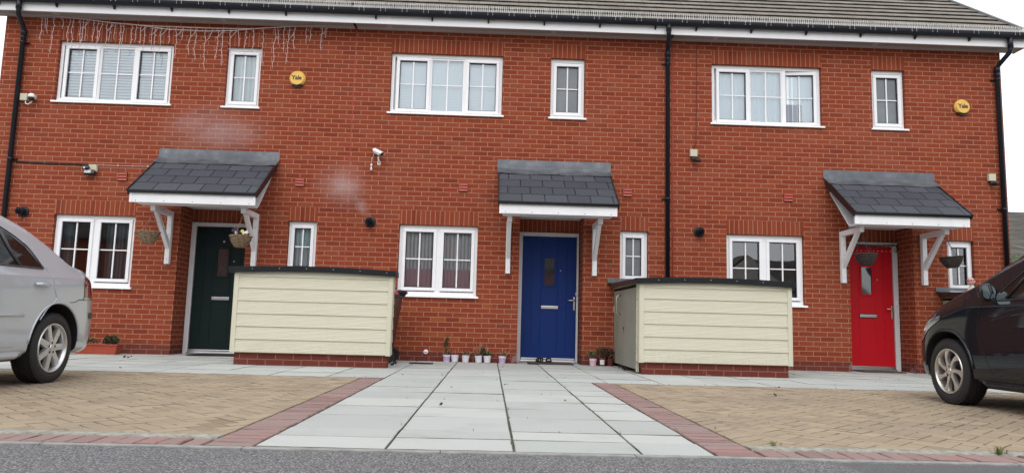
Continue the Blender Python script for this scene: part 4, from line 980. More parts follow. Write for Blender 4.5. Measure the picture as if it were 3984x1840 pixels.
# ------------------------------------------------------------------ hanging baskets, planters, pots
def leaf(mb, c, r, size, mat, rr, n, up=.3):
    for _ in range(n):
        d = Vector((rr.gauss(0, 1), rr.gauss(0, 1), rr.gauss(0, 1))); d.normalize(); d *= rr.random()**.4
        p = Vector((c[0]+d.x*r[0], c[1]+d.y*r[1], c[2]+d.z*r[2]))
        a = Vector((rr.gauss(0, 1), rr.gauss(0, 1), rr.gauss(0, 1)+up)).normalized(); b_ = a.orthogonal().normalized(); b_ = Matrix.Rotation(rr.uniform(0, 6.28), 3, a) @ b_
        l = size*rr.uniform(.6, 1.4); w_ = l*.45; s2 = a.cross(b_)
        mb.add([p, p+b_*l*.5+s2*w_, p+b_*l, p+b_*l*.5-s2*w_], [(0, 1, 2, 3)], rr.choice(mat))
def basket(x, label, mat, zr=1.775, y=-.63, hook=2.10, full=None, tilt=0, R0=.148, hx=None):
    rr = random.Random(int(x*100)+500); hx = x if hx is None else hx
    t = thing('hanging_basket', label, 'hanging basket', (x, y, zr), 'hanging baskets under the porch roofs')
    b = MB(); H = .165; n = 40; rows = 13; v = []
    for i in range(rows+1):
        f = i/rows; r = R0*(1-.55*f**1.7) if f < .93 else R0*(1-.55*f**1.7)*.8
        for k in range(n):
            a = 2*math.pi*k/n; j = .004*math.sin(k*3+i*2.1)+rr.uniform(-.003, .003); v.append((x+(r+j)*math.cos(a), y+(r+j)*math.sin(a), zr-H*f))
    b.add(v, [(i*n+k, (i+1)*n+k, (i+1)*n+(k+1) % n, i*n+(k+1) % n) for i in range(rows) for k in range(n)]+[tuple(rows*n+k for k in range(n))[::-1]], 0, False)
    for i in range(15):
        f = (i+.3)/15; r = R0*(1-.55*f**1.7)+.003; ph = rr.uniform(0, 6); pts = []
        for k in range(33):
            a = 2*math.pi*k/32+ph; j = .004*math.sin(k*2.3+i); pts.append((x+(r+j)*math.cos(a), y+(r+j)*math.sin(a), zr-H*f+.005*math.sin(k*1.7+i*3)))
        b.tube(pts, rr.uniform(.004, .0065), 5)
    rim = [(x+(R0+.008)*math.cos(a), y+(R0+.008)*math.sin(a), zr+.003*math.sin(a*7)) for a in np.linspace(0, 2*math.pi, 33)]; b.tube(rim, .010, 6)
    if tilt: b.rot(0, (x, y, zr+.2), Matrix.Rotation(rad(tilt), 3, 'Y'))
    b.build('basket', mat, t)
    c = MB()
    for a in (0.3, 2.4, 4.5):
        p0 = Vector((x+R0*math.cos(a), y+R0*math.sin(a), zr+.005)); p1 = Vector((hx, y, hook-.045)); m = 22
        for k in range(m):
            q0, q1 = p0.lerp(p1, k/m), p0.lerp(p1, (k+.85)/m); c.tube([q0, q1], .0045 if k % 2 else .003, 4)
    c.tube([(hx, y, hook-.05), (hx+.01, y, hook-.03), (hx+.006, y, hook-.008), (hx-.004, y, hook)], .004, 5); c.build('chain', M['twig'] if mat is M['wicker1'] else M['trimgrey'], t)
    if full:
        f = MB(); leaf(f, (x-.01, y, zr+.03), (.12, .12, .035), .04, [0, 0, 1], rr, 120); f.build('foliage', [M['darkgreen'], M['deadleaf']], t)
        for (ox, oz, mt, nm) in ((-.085, .075, 'purple', 'pansy'), (-.03, .06, 'purple', 'pansy'), (-.055, .105, 'purple', 'pansy'), (.045, .065, 'petaly', 'pansy'), (.06, .045, 'petal', 'pansy'), (.105, .05, 'petal', 'pansy'), (-.04, .045, 'petal', 'pansy')):
            f = MB(); ce = Vector((x+ox, y-.09, zr+oz))
            for k in range(5):
                a = 2*math.pi*k/5; f.ball(ce+Vector((math.cos(a)*.014, 0, math.sin(a)*.014)), .013, 0, sy=.3, n=5)
            f.build('pansy_flower', M[mt], t)
    return t
basket(-5.01, 'empty pale wicker basket hanging from the porch left of the green door', M['wicker1'], 1.79, hx=-4.975)
basket(-3.675, 'wicker basket of purple and white pansies hanging before the green door', M['wicker1'], 1.765, full=True)
basket(5.60, 'dark wicker basket hanging in front of the red door', M['wicker2'], 1.77, hx=5.56)
basket(6.885, 'dark wicker basket hanging crookedly before the narrow window right of the red door', M['wicker2'], 1.765, tilt=-4, hx=6.83)

def trough(x, y, w_, label, plants):
    t = thing('planter', label, 'planter', (x, y, 0), 'terracotta planters'); b = MB(); h = .15; d = .09
    taper(b, .002, h-.012, x-w_/2+.045, x-w_/2+.012, x+w_/2-.045, x+w_/2-.012, y-d+.02, y-d, y+d-.02, y+d)
    b.box(x-w_/2-.004, x+w_/2+.004, y-d-.014, y-d+.004, h-.018, h, bv=.005); b.box(x-w_/2-.004, x+w_/2+.004, y+d-.004, y+d+.014, h-.018, h, bv=.005)
    for xa in (x-w_/2-.004, x+w_/2-.014): b.box(xa, xa+.018, y-d, y+d, h-.0175, h-.0005, bv=.005)
    bd = b.build('trough', M['terracotta'], t)
    s = MB(); s.quad((x-w_/2+.012, y-d+.004, h-.010), (x+w_/2-.012, y-d+.004, h-.010), (x+w_/2-.012, y+d-.004, h-.010), (x-w_/2+.012, y+d-.004, h-.010)); s.build('soil', M['soil'], t)
    rr = random.Random(5)
    for (px, r, n, mats) in plants:
        f = MB(); leaf(f, (px, y, h+r[2]*.75), r, .028, [0, 1, 2], rr, n)
        for _ in range(9):
            q = Vector((px+rr.uniform(-r[0], r[0])*.6, y, h-.01)); f.tube([q, q+Vector((rr.uniform(-.05, .05), rr.uniform(-.03, .03), r[2]*1.5))], .003, 4, 2)
        f.build('plant', mats, t)
LM = [M['darkgreen'], M['deadleaf'], M['deadleaf2']]
trough(-5.765, -.28, .66, 'long terracotta planter with a bushy plant and withered flowers beside the silver car', [(-5.58, (.12, .08, .07), 620, LM), (-5.93, (.15, .06, .05), 130, [M['green'], M['deadleaf2'], M['deadleaf']])])
trough(-6.50, -.30, .62, 'terracotta planter end peeping out behind the silver car wheel', [(-6.4, (.1, .06, .05), 60, LM)])

def pot(x, y, r, h, label, band, tilt, plants, mat='whitepot', group='white plant pots along the wall'):
    t = thing('plant_pot', label, 'plant pot', (x, y, 0), group); b = MB()
    prof = [(.0001, .003), (r*.80, .003), (r*.82, .006), (r*.955, h*.82), (r*1.0, h*.83), (r*1.02, h), (r*.95, h), (r*.93, h*.9), (.0001, h*.88)]
    b.lathe(prof, (x, y, 0), 'z', 24)
    if tilt: b.rot(0, (x, y, .002), Matrix.Rotation(rad(tilt), 3, 'Y'))
    po = b.build('pot', M[mat], t, sharp=35)
    if band:
        l = MB(); n = 12; v = []
        for k in range(n+1):
            a = rad(-155+130*k/n) if band != 'paper' else rad(-125+60*k/n)
            for zz in (.16, .74): rr_ = r*(.82+.155*zz/.82)+.0009; v.append((x+rr_*math.cos(a), y+rr_*math.sin(a), h*zz))
        l.add(v, [(2*k, 2*k+2, 2*k+3, 2*k+1) for k in range(n)]); l.build('pot_label', M[{'lav': 'lavender', 'pink': 'pinklabel', 'paper': 'paperlabel'}[band]], po)
    rr = random.Random(int(x*1000)+9); f = MB()
    kind, hh, sp, n = plants
    for _ in range(n):
        q = Vector((x+rr.uniform(-.6, .6)*r, y+rr.uniform(-.5, .5)*r, h*.88)); ang = rr.uniform(-1, 1)*sp
        e = q+Vector((ang*hh, rr.uniform(-.3, .2)*hh*.4, hh*rr.uniform(.6, 1.1))); m_ = q.lerp(e, .5)+Vector((rr.uniform(-.015, .015), 0, 0)); f.tube([q, m_, e], [.0045, .0032, .002], 4, 2)
        if rr.random() < .6:
            e2 = m_+Vector((rr.choice((-1, 1))*rr.uniform(.02, .05), 0, rr.uniform(.01, .05))); f.tube([m_, e2], [.003, .0018], 4, 2)
    if kind: 
        for (ox, oz, rx, rz, cnt) in kind: leaf(f, (x+ox, y, h+oz), (rx, .035, rz), .024, [0, 1, 3] if mat == 'whitepot' else [0, 1], rr, cnt)
    f.build('plant', [M['deadleaf'], M['deadleaf2'], M['twig'], M['green']], t)
PR = .058; PH = .108
pot(-.640, -.075, PR, PH, 'white pot with lavender label and tall withered plant, leftmost by the wall', 'lav', 0, ([(.01, .05, .045, .05, 70), (-.02, .17, .04, .05, 90), (.005, .24, .022, .03, 40)], .12, .3, 3))
pot(-.515, -.080, PR, PH, 'plain white pot with one bare stalk touching the leftmost pot', None, 0, ([], .15, .25, 1))
pot(-.352, -.085, PR, PH, 'white pot with low straggly stems standing apart, third from the left', None, 1, ([(0, .03, .06, .025, 60)], .10, 1.2, 7))
pot(-.150, -.095, PR, PH, 'tilted white pot with tall tangled dead growth, left of a greener pot', None, -5, ([(.05, .07, .055, .075, 190), (-.05, .01, .05, .02, 40)], .22, .5, 7))
pot(-.022, -.085, PR, PH, 'white pot with greenish sprouts beside the tilted pot', None, 0, ([(0, .035, .07, .03, 110)], .20, .35, 6))
pot(.205, -.085, PR, PH, 'white pot with lavender label and upright red stems, nearest the blue door', 'lav', 2, ([(0, .05, .05, .05, 25)], .13, .8, 7))
pot(1.585, -.16, .056, PH, 'pink and white pot of dried twigs right of the blue door', 'pink', 0, ([(-.02, .06, .075, .05, 150)], .14, .7, 6), group='pots beside the right bin store')
pot(1.73, -.11, .072, .13, 'brown-red pot with white paper label and bushy dry plant', 'paper', 0, ([(.02, .075, .12, .075, 380)], .1, .8, 5), 'brownpot', 'pots beside the right bin store')
pot(1.855, -.09, .060, .11, 'dark brown-red pot of wilted leaves in the corner by the bin store door', None, 0, ([(0, .09, .075, .06, 220)], .12, .6, 3), 'brownpot', 'pots beside the right bin store')

# ------------------------------------------------------------------ doormats, sandals, litter
def mat_(x0, x1, y0, y1, label, m, edge):
    b = MB(); b.box(x0, x1, y0, y1, .004, .014, 0, bv=.003); b.box(x0+.035, x1-.035, y0+.03, y1-.03, .0142, .0195, 1, bv=.002)
    tag(b.build('doormat', [edge, m]), label, 'doormat', 'doormats at the front doors')
mat_(-4.55, -3.75, -.12, .30, 'black doormat before the dark green door', M['matblack'], M['matblack'])
mat_(.60, 1.30, -.13, .28, 'brown doormat with black edge before the blue door', M['matbrown'], M['matblack'])
mat_(5.78, 6.45, -.12, .30, 'grey-brown doormat before the bright red door', M['matbrown'], M['matbrown'])
def sandal(x, y, rz, label):
    t = thing('sandal', label, 'sandal', (x, y, .02), 'sandals on the doormat'); b = MB(); L = .25
    out = [(-.038, 0), (-.040, .06), (-.034, .13), (-.045, .19), (-.035, .235), (0, .25), (.035, .238), (.046, .19), (.036, .13), (.038, .06), (.034, 0), (0, -.012)]
    b.prism(out, 'z', 0, .022); b.v = [(x+p[0], y+p[1], .02+p[2]) for p in b.v]; b.rot(0, (x, y, 0), Matrix.Rotation(rz, 3, 'Z')); b.build('sole', M['blackedge'], t)
    for yy, hh in ((.05, .06), (.16, .045), (.20, .04), (None, 0)):
        s = MB(); s.tube([(x-.04, y+yy, .03), (x-.03, y+yy, .03+hh), (x, y+yy+.01, .04+hh), (x+.03, y+yy, .03+hh), (x+.04, y+yy, .03)] if yy else [(x-.036, y+.03, .04), (x-.03, y-.005, .085), (x, y-.015, .095), (x+.03, y-.005, .085), (x+.036, y+.03, .04)], .008, 6)
        s.rot(0, (x, y, 0), Matrix.Rotation(rz, 3, 'Z')); s.build('strap', M['matblack'], t)
sandal(.805, .03, .12, 'black strappy sandal on the blue door mat, left of the pair')
sandal(.925, .05, -.1, 'black strappy sandal on the blue door mat, right of the pair')
b = MB(); b.tube([(-1.32, -1.31, .012), (-1.29, -1.32, .02), (-1.265, -1.31, .05), (-1.25, -1.30, .02)], [.012, .016, .018, .012], 7); b.ball((-1.262, -1.30, .045), .022, 0, n=6)
tag(b.build('plastic_scrap', M['blackplastic']), 'small black plastic scrap on the flags beside the left bin store', 'litter')
b = MB(); rr = random.Random(3); leaf(b, (1.98, -.75, .015), (.10, .32, .012), .045, [0], rr, 26); leaf(b, (1.93, -1.1, .02), (.035, .05, .02), .05, [0], rr, 16)
tag(b.build('dead_leaves', M['deadleaf2']), 'dead leaves gathered at the foot of the grey-green bin store door', 'leaves', kind='stuff')
b = MB(); leaf(b, (-4.97, -1.02, .01), (.05, .04, .008), .035, [0], rr, 10); tag(b.build('dead_leaves', M['deadleaf2']), 'small clump of dead leaves on the flags before the planter', 'leaves', kind='stuff')
b = MB()
for _ in range(20):
    p = (rr.uniform(-4.2, 4.5), rr.uniform(-7.5, -.4)); z = .003 if abs(p[0]) < 1.2 or p[1] > -3.5 else .004
    leaf(b, (p[0], p[1], z+.006), (.01, .01, .002), .022, [rr.choice((0, 0, 1))], rr, rr.choice((1, 1, 2)))
tag(b.build('leaf_litter', [M['deadleaf2'], M['yellowleaf']]), 'tiny scattered leaf scraps and grit over the paving', 'litter', kind='stuff')

# figurine on the hidden bin store
f = thing('figurine', 'small pink-faced doll figurine peeking above the black car', 'figurine', (7.08, -.8, 1.24))
b = MB(); fx, fy_ = 7.08, -.80
b.lathe([(.0001, 1.235), (.05, 1.235), (.052, 1.26), (.035, 1.32), (.022, 1.345), (.0001, 1.345)], (fx, fy_, 0), 'z', 14); b.build('body', M['dollgreen'], f)
b = MB(); b.ball((fx-.01, fy_, 1.395), .056, 0, n=12); b.ball((fx-.02, fy_-.055, 1.39), .01, 0, n=5); b.tube([(fx-.045, fy_-.01, 1.30), (fx-.075, fy_-.02, 1.26)], .012, 6); b.build('head', M['skinpink'], f)
b = MB(); b.tube([(fx-.01+.056*math.cos(a), fy_+.056*math.sin(a)*.9-.002, 1.415+.012*math.cos(a)) for a in np.linspace(0, 6.28, 20)], .007, 5); b.ball((fx-.035, fy_-.051, 1.402), .006, 0, n=4); b.ball((fx+.0, fy_-.055, 1.40), .006, 0, n=4); b.build('headband', M['brownfelt'], f)

# ------------------------------------------------------------------ weeds in the joints
def tuft(mb, x, y, h, n, rr, mats=(0,)):
    for _ in range(n):
        a = rr.uniform(0, 6.28); l = h*rr.uniform(.5, 1.1); o = Vector((math.cos(a), math.sin(a), 0)); sp = rr.uniform(.25, 1.1)
        p = Vector((x+rr.gauss(0, h*.12), y+rr.gauss(0, h*.12), 0)); q = p+o*l*sp*.45+Vector((0, 0, l*.62)); e = p+o*l*sp+Vector((0, 0, l*rr.uniform(.55, .95)))
        w_ = Vector((-o.y, o.x, 0))*h*.028
        mb.add([p-w_, p+w_, q+w_*.7, q-w_*.7, e], [(0, 1, 2, 3), (3, 2, 4)], rr.choice(mats))
rr = random.Random(11)
for (x, y, h, n, lab) in ((1.50, -7.50, .045, 30, 'grass tuft at the corner where red blocks meet the path kerb'), (2.62, -7.62, .062, 46, 'tall green grass tuft growing from the kerb strip before the black car')):
    b = MB(); tuft(b, x, y, h, n, rr, (0, 0, 1)); tuft(b, x+.05, y+.02, h*.6, n//2, rr, (0, 1)); tag(b.build('grass_tuft', [M['green'], M['yellowleaf']]), lab, 'grass', 'grass tufts at the kerb')
b = MB()
spots = [(rr.choice(XC[1:4])+rr.gauss(0, .01), rr.uniform(-7.7, -.3)) for _ in range(34)]+[(rr.uniform(-1.0, 1.0), rr.choice(YR[1:14])+rr.gauss(0, .008)) for _ in range(34)]
spots += [(rr.uniform(3.9, 7.0), rr.choice(YR[9:15])) for _ in range(34)]+[(rr.uniform(1.4, 5.5), rr.uniform(-3.7, -3.5)) for _ in range(26)]+[(rr.uniform(-4, -1.1), -3.54) for _ in range(9)]+[(rr.choice((-1.09, 1.11)), rr.uniform(-7.5, -3.6)) for _ in range(16)]
spots += [(rr.uniform(1.4, 4.6), rr.uniform(-7.2, -3.8)) for _ in range(14)]+[(3.0, -4.5), (3.3, -4.62), (2.4, -3.62), (-1.75, -7.58), (1.38, -6.9)]
for (x, y) in spots: tuft(b, x, y, rr.uniform(.014, .032), rr.randint(3, 7), rr, (0, 0, 1, 2))
tag(b.build('weeds', [M['green'], M['deadleaf'], M['deadleaf2']]), 'small weeds and moss sprouting from the paving joints', 'weeds', kind='stuff')

# ------------------------------------------------------------------ cars: lofted bodies with cut wheel arches
def cr(pts, n):
    """Catmull-Rom through 2D points"""
    P_ = [np.array(p, float) for p in pts]; P_ = [2*P_[0]-P_[1]]+P_+[2*P_[-1]-P_[-2]]; out = []
    for i in range(1, len(P_)-2):
        for k in range(n):
            t = k/n; a, b, c, d = P_[i-1:i+3]
            out.append(.5*((2*b)+(-a+c)*t+(2*a-5*b+4*c-d)*t*t+(-a+3*b-3*c+d)*t**3))
    out.append(P_[-2]); return out
class Car:
    def __init__(s, xc, W0, y_lo, y_hi, a_lo, a_hi, n_lo, n_hi, ze, zb, zs, lean_lo, lean_hi, tum):
        s.__dict__.update(locals()); s.ze = sorted(ze)
        ys = [p[0] for p in s.ze]; s.fz = cr(s.ze, 8); s.fy = [p[0] for p in s.fz]; s.fzz = [p[1] for p in s.fz]
    def top(s, y): return float(np.interp(y, s.fy, s.fzz))
    def plan(s, y):
        w = 1.0
        if y > s.y_hi-s.a_hi: u = min(1, (y-(s.y_hi-s.a_hi))/s.a_hi); w *= max(0, 1-u**s.n_hi)**(1/s.n_hi)
        if y < s.y_lo+s.a_lo: u = min(1, ((s.y_lo+s.a_lo)-y)/s.a_lo); w *= max(0, 1-u**s.n_lo)**(1/s.n_lo)
        return w
    def section(s, y):
        W = max(.02, s.W0*s.plan(y)); ze = s.top(y); zb = min(s.zb(y), ze-.03); h = ze-zb; g = min(1, max(0, (h-.08)/.18)); g = g*g*(3-2*g); zs = s.zs; k = W/s.W0
        S_ = W*.965
        A = [(S_-.35*.0, zb), (W*.93, zb+.35*h), (W*.86, zb+.80*h), (W*.55, zb+h+.012), (0, zb+h+.022)]
        B = [(S_, zb), (S_-s.tum*h*.5*k-.008, zb+.5*h), (S_-s.tum*h*.93*k-.03, zb+.95*h), (S_-s.tum*h*k-.16*k, zb+h+.028), (0, zb+h+.05)]
        up = [tuple(np.array(a)*(1-g)+np.array(b)*g) for a, b in zip(A, B)]
        zm = zs+.30*(zb-zs)
        pts = [(W*.90, zs), (W*.965, zs+.035), (W*.985, zs+.09), (W*1.0, zm+.05), (W*1.0, zs+.70*(zb-zs)), (W*.988, zb-.055)]+up
        return cr(pts, 5)
    def lean(s, p):
        x, y, z = p
        if y > s.y_hi-.8: t = min(1, (y-(s.y_hi-.8))/.8); y -= t*t*(3-2*t)*s.lean_hi*max(0, z-.50)
        if y < s.y_lo+.8: t = min(1, ((s.y_lo+.8)-y)/.8); y += t*t*(3-2*t)*s.lean_lo*max(0, z-.50)
        if z < .42:
            if y > s.y_hi-.5: y -= (.42-z)*.35*min(1, (y-s.y_hi+.5)/.5)
        return (x, y, z)
    def X(s, y, z):
        sec = s.section(y); zz = [p[1] for p in sec]; xx = [p[0] for p in sec]
        m = 0
        zc, xc = [zz[0]], [xx[0]]
        for a, b in zip(zz[1:], xx[1:]):
            if a > zc[-1]+1e-6: zc.append(a); xc.append(b)
        return float(np.interp(z, zc, xc))
    def pt(s, y, z, side, off=.004): return s.lean((s.xc+side*(s.X(y, z)+off), y, z))
    def body(s, root, paint, arches, rad_):
        N = 96; ys = []
        for i in range(N+1):
            f = i/N; f = .5-.5*math.cos(math.pi*f); f = .75*f+.25*i/N; ys.append(s.y_lo+.002+(s.y_hi-s.y_lo-.004)*f)
        mb = MB(); cnt = None
        for y in ys:
            sec = s.section(y); ring = [(s.xc+p[0], y, p[1]) for p in sec]+[(s.xc-p[0], y, p[1]) for p in sec[-2::-1]]
            cnt = len(ring); mb.v += [s.lean(p) for p in ring]
        for i in range(N):
            for k in range(cnt):
                mb.f.append([i*cnt+k, i*cnt+(k+1) % cnt, (i+1)*cnt+(k+1) % cnt, (i+1)*cnt+k]); mb.m.append(0); mb.sm.append(True)
        mb.f.append(list(range(cnt))[::-1]); mb.m.append(0); mb.sm.append(True); mb.f.append([N*cnt+k for k in range(cnt)]); mb.m.append(0); mb.sm.append(True)
        ob = mb.build('body', [paint, M['well']], root)
        bm = bmesh.new(); bm.from_mesh(ob.data); bmesh.ops.remove_doubles(bm, verts=bm.verts, dist=.0004); bmesh.ops.recalc_face_normals(bm, faces=bm.faces); bm.to_mesh(ob.data); bm.free()
        cuts = []
        for (yc, zc) in arches:
            for sd_ in (-1, 1):
                c = MB(); c.lathe([(.0001, -.20), (rad_, -.20), (rad_, .26), (.0001, .26)], (s.xc+sd_*s.W0, yc, zc), 'x', 56, 0)
                co_ = c.build('cutter', [M['well']]); bm = bmesh.new(); bm.from_mesh(co_.data); bmesh.ops.remove_doubles(bm, verts=bm.verts, dist=.0005); bmesh.ops.recalc_face_normals(bm, faces=bm.faces); bm.to_mesh(co_.data); bm.free()
                md = ob.modifiers.new('cut', 'BOOLEAN'); md.object = co_; md.operation = 'DIFFERENCE'; md.solver = 'EXACT'; md.material_mode = 'TRANSFER'; cuts.append(co_)
        bpy.context.view_layer.update(); me = bpy.data.meshes.new_from_object(ob.evaluated_get(bpy.context.evaluated_depsgraph_get()))
        ob.modifiers.clear(); ob.data = me
        for c in cuts: bpy.data.objects.remove(c)
        me.polygons.foreach_set('use_smooth', [True]*len(me.polygons)); me.set_sharp_from_angle(angle=rad(28)); return ob
    def panel(s, name, parent, mat, ylo, yhi, zlo, zhi, side, off=.004, ny=26, nz=10):
        """panel lying on the side of the body, between two curves of z"""
        mb = MB()
        for i in range(ny+1):
            y = ylo+(yhi-ylo)*i/ny; a, b = zlo(y), zhi(y)
            for k in range(nz+1): mb.v.append(s.pt(y, a+(b-a)*k/nz, side, off))
        for i in range(ny):
            for k in range(nz):
                q = [i*(nz+1)+k, i*(nz+1)+k+1, (i+1)*(nz+1)+k+1, (i+1)*(nz+1)+k]; mb.f.append(q if side > 0 else q[::-1]); mb.m.append(0); mb.sm.append(True)
        return mb.build(name, mat, parent)
    def line(s, name, parent, mat, pts, side, r=.0035, off=.001, n=6):
        P_ = cr(pts, 6) if len(pts) > 2 else pts
        mb = MB(); mb.tube([s.pt(p[0], p[1], side, off) for p in P_], r, n); return mb.build(name, mat, parent)
    def line_mb(s, mb, pts, side, r=.0035, off=.001):
        P_ = cr(pts, 6) if len(pts) > 2 else pts; mb.tube([s.pt(p[0], p[1], side, off) for p in P_], r, 6)
    def screen(s, name, parent, mat, y0, y1, f=.80, off=.006):
        mb = MB(); n, m = 16, 24; 
        for i in range(n+1):
            y = y0+(y1-y0)*i/n; sec = s.section(y); up = [p for p in sec[-16:]]; xe = up[2][0]*f
            xs = [p[0] for p in up][::-1]; zz = [p[1] for p in up][::-1]
            for k in range(m+1):
                x = -xe+2*xe*k/m; mb.v.append(s.lean((s.xc+x, y, float(np.interp(abs(x), xs, zz))+off)))
        for i in range(n):
            for k in range(m): mb.f.append([i*(m+1)+k, i*(m+1)+k+1, (i+1)*(m+1)+k+1, (i+1)*(m+1)+k]); mb.m.append(0); mb.sm.append(True)
        return mb.build(name, mat, parent)
def wheel(root, x, y, side, rt, rr_, style, alloy, tw=.185, phase=0):
    """tyre, rim with seven spokes, brake disc; outer face towards side"""
    z = rt+.003; o = (x, y, z); sg = side
    h = MB(); h.lathe([(.0001, -sg*.115), (rr_*.68, -sg*.115), (rr_*.68, -sg*.085), (.0001, -sg*.085)], o, 'x', 28, 0); h.box(x-sg*.11, x-sg*.06, y-.13, y-.07, z+.02, z+.12, bv=.01)
    w = h.build('wheel', M['brakedark'], root, sharp=40)
    t = MB(); pr = [(rr_-.004, -tw), (rr_+.025, -tw-.004), (rt-.045, -tw-.008), (rt-.012, -tw+.008), (rt, -tw+.03), (rt, -tw*.5-.004), (rt-.007, -tw*.5), (rt, -tw*.5+.004), (rt, -.032), (rt-.010, -.010), (rt-.042, .006), (rr_+.022, .004), (rr_+.004, -.004), (rr_-.004, -.012)]
    b0 = len(t.v); t.lathe([(r, sg*a) for r, a in pr], o, 'x', 72, 0); 
    for k in range(72):                                          # tread blocks
        a = 2*math.pi*(k+.5)/72; cs, sn = math.cos(a), math.sin(a)
        for (u0, u1) in ((-.034, -.012), (-tw+.012, -tw+.034)):
            c0, c1 = x+sg*u0, x+sg*u1; dr = .0035; ww = .0085
            v = [(c, y+(rt+d)*cs-e*sn, z+(rt+d)*sn+e*cs) for c in (c0, c1) for d in (-.006, dr) for e in (-ww, ww)]
            t.add(v, [(0, 1, 3, 2), (4, 6, 7, 5), (0, 4, 5, 1), (2, 3, 7, 6), (0, 2, 6, 4), (1, 5, 7, 3)], 0)
    t.build('tyre', M['rubber'], w, sharp=35)
    r = MB()
    r.lathe([(rr_+.002, sg*-.006), (rr_-.002, sg*.002), (rr_-.010, sg*.002), (rr_-.016, sg*-.008), (rr_-.024, sg*-.03), (rr_-.028, sg*-.12)], o, 'x', 56, 0)
    hub = .062 if style == 0 else .050
    r.lathe([(hub, sg*-.045), (hub, sg*-.016), (hub*.82, sg*-.010), (.030, sg*-.010), (.027, sg*-.005), (.0001, sg*-.004)], o, 'x', 36, 0)
    for k in range(7):
        a0 = 2*math.pi*k/7+phase; NS = 8; L_ = [hub*.8, rr_-.014]; v = []
        for i in range(NS+1):
            f = i/NS; rad2 = L_[0]+(L_[1]-L_[0])*f
            if style == 0: aa = a0; hw = .029+.004*abs(f-.5); d0 = -.012-.006*f
            else: aa = a0+.24*(f*f) - .06; hw = .026-.014*math.sin(math.pi*min(1, f*1.05))+.014*f*f; d0 = -.010+.006*math.sin(math.pi*f)
            dy, dz = math.cos(aa), math.sin(aa)
            for (e, dd) in ((-hw, d0-.030), (-hw*.86, d0), (0, d0+.003), (hw*.86, d0), (hw, d0-.030)): v.append((x+sg*dd, y+rad2*dy-e*dz, z+rad2*dz+e*dy))
        fs = [(i*5+q, i*5+q+1, i*5+6+q, i*5+5+q) for i in range(NS) for q in range(4)]; r.add(v, fs, 0, False)
    for k in range(5):
        a = 2*math.pi*k/5+.3; r.lathe([(.0001, sg*-.0075), (.010, sg*-.0075), (.0105, sg*-.013)], (x, y+.043*math.cos(a), z+.043*math.sin(a)), 'x', 8, 1)
    ro = r.build('rim', [alloy, M['brakedark']], w, sharp=35)
    return w
def lin(*p):
    ys = [q[0] for q in sorted(p)]; zs = [q[1] for q in sorted(p)]; return lambda y: float(np.interp(y, ys, zs))

# silver saloon, left bay: tail to the house
sv = thing('parked_car', 'silver saloon car parked tail-first to the house at the left edge', 'car', (-4.55, -6.1, 0), 'cars parked on the block paving')
WY, WF, RT = -4.965, -7.47, .291
S1 = Car(-4.55, .85, -8.34, -3.95, .75, .78, 2.5, 2.7,
         [(-8.34, .60), (-8.1, .70), (-7.8, .80), (-7.35, .905), (-7.05, 1.03), (-6.75, 1.20), (-6.5, 1.35), (-6.15, 1.40), (-5.85, 1.405), (-5.57, 1.375), (-5.204, 1.285), (-5.003, 1.195), (-4.90, 1.145), (-4.733, 1.062), (-4.62, 1.032), (-4.44, 1.015), (-4.15, .99), (-3.95, .945)],
         lambda y: float(np.interp(y, [-8.3, -7.4, -6, -4.8, -4], [.66, .83, .90, .925, .89])), .235, .45, .20, .40)
body = S1.body(sv, M['silver'], [(WY, .315), (WF, .315)], .352)
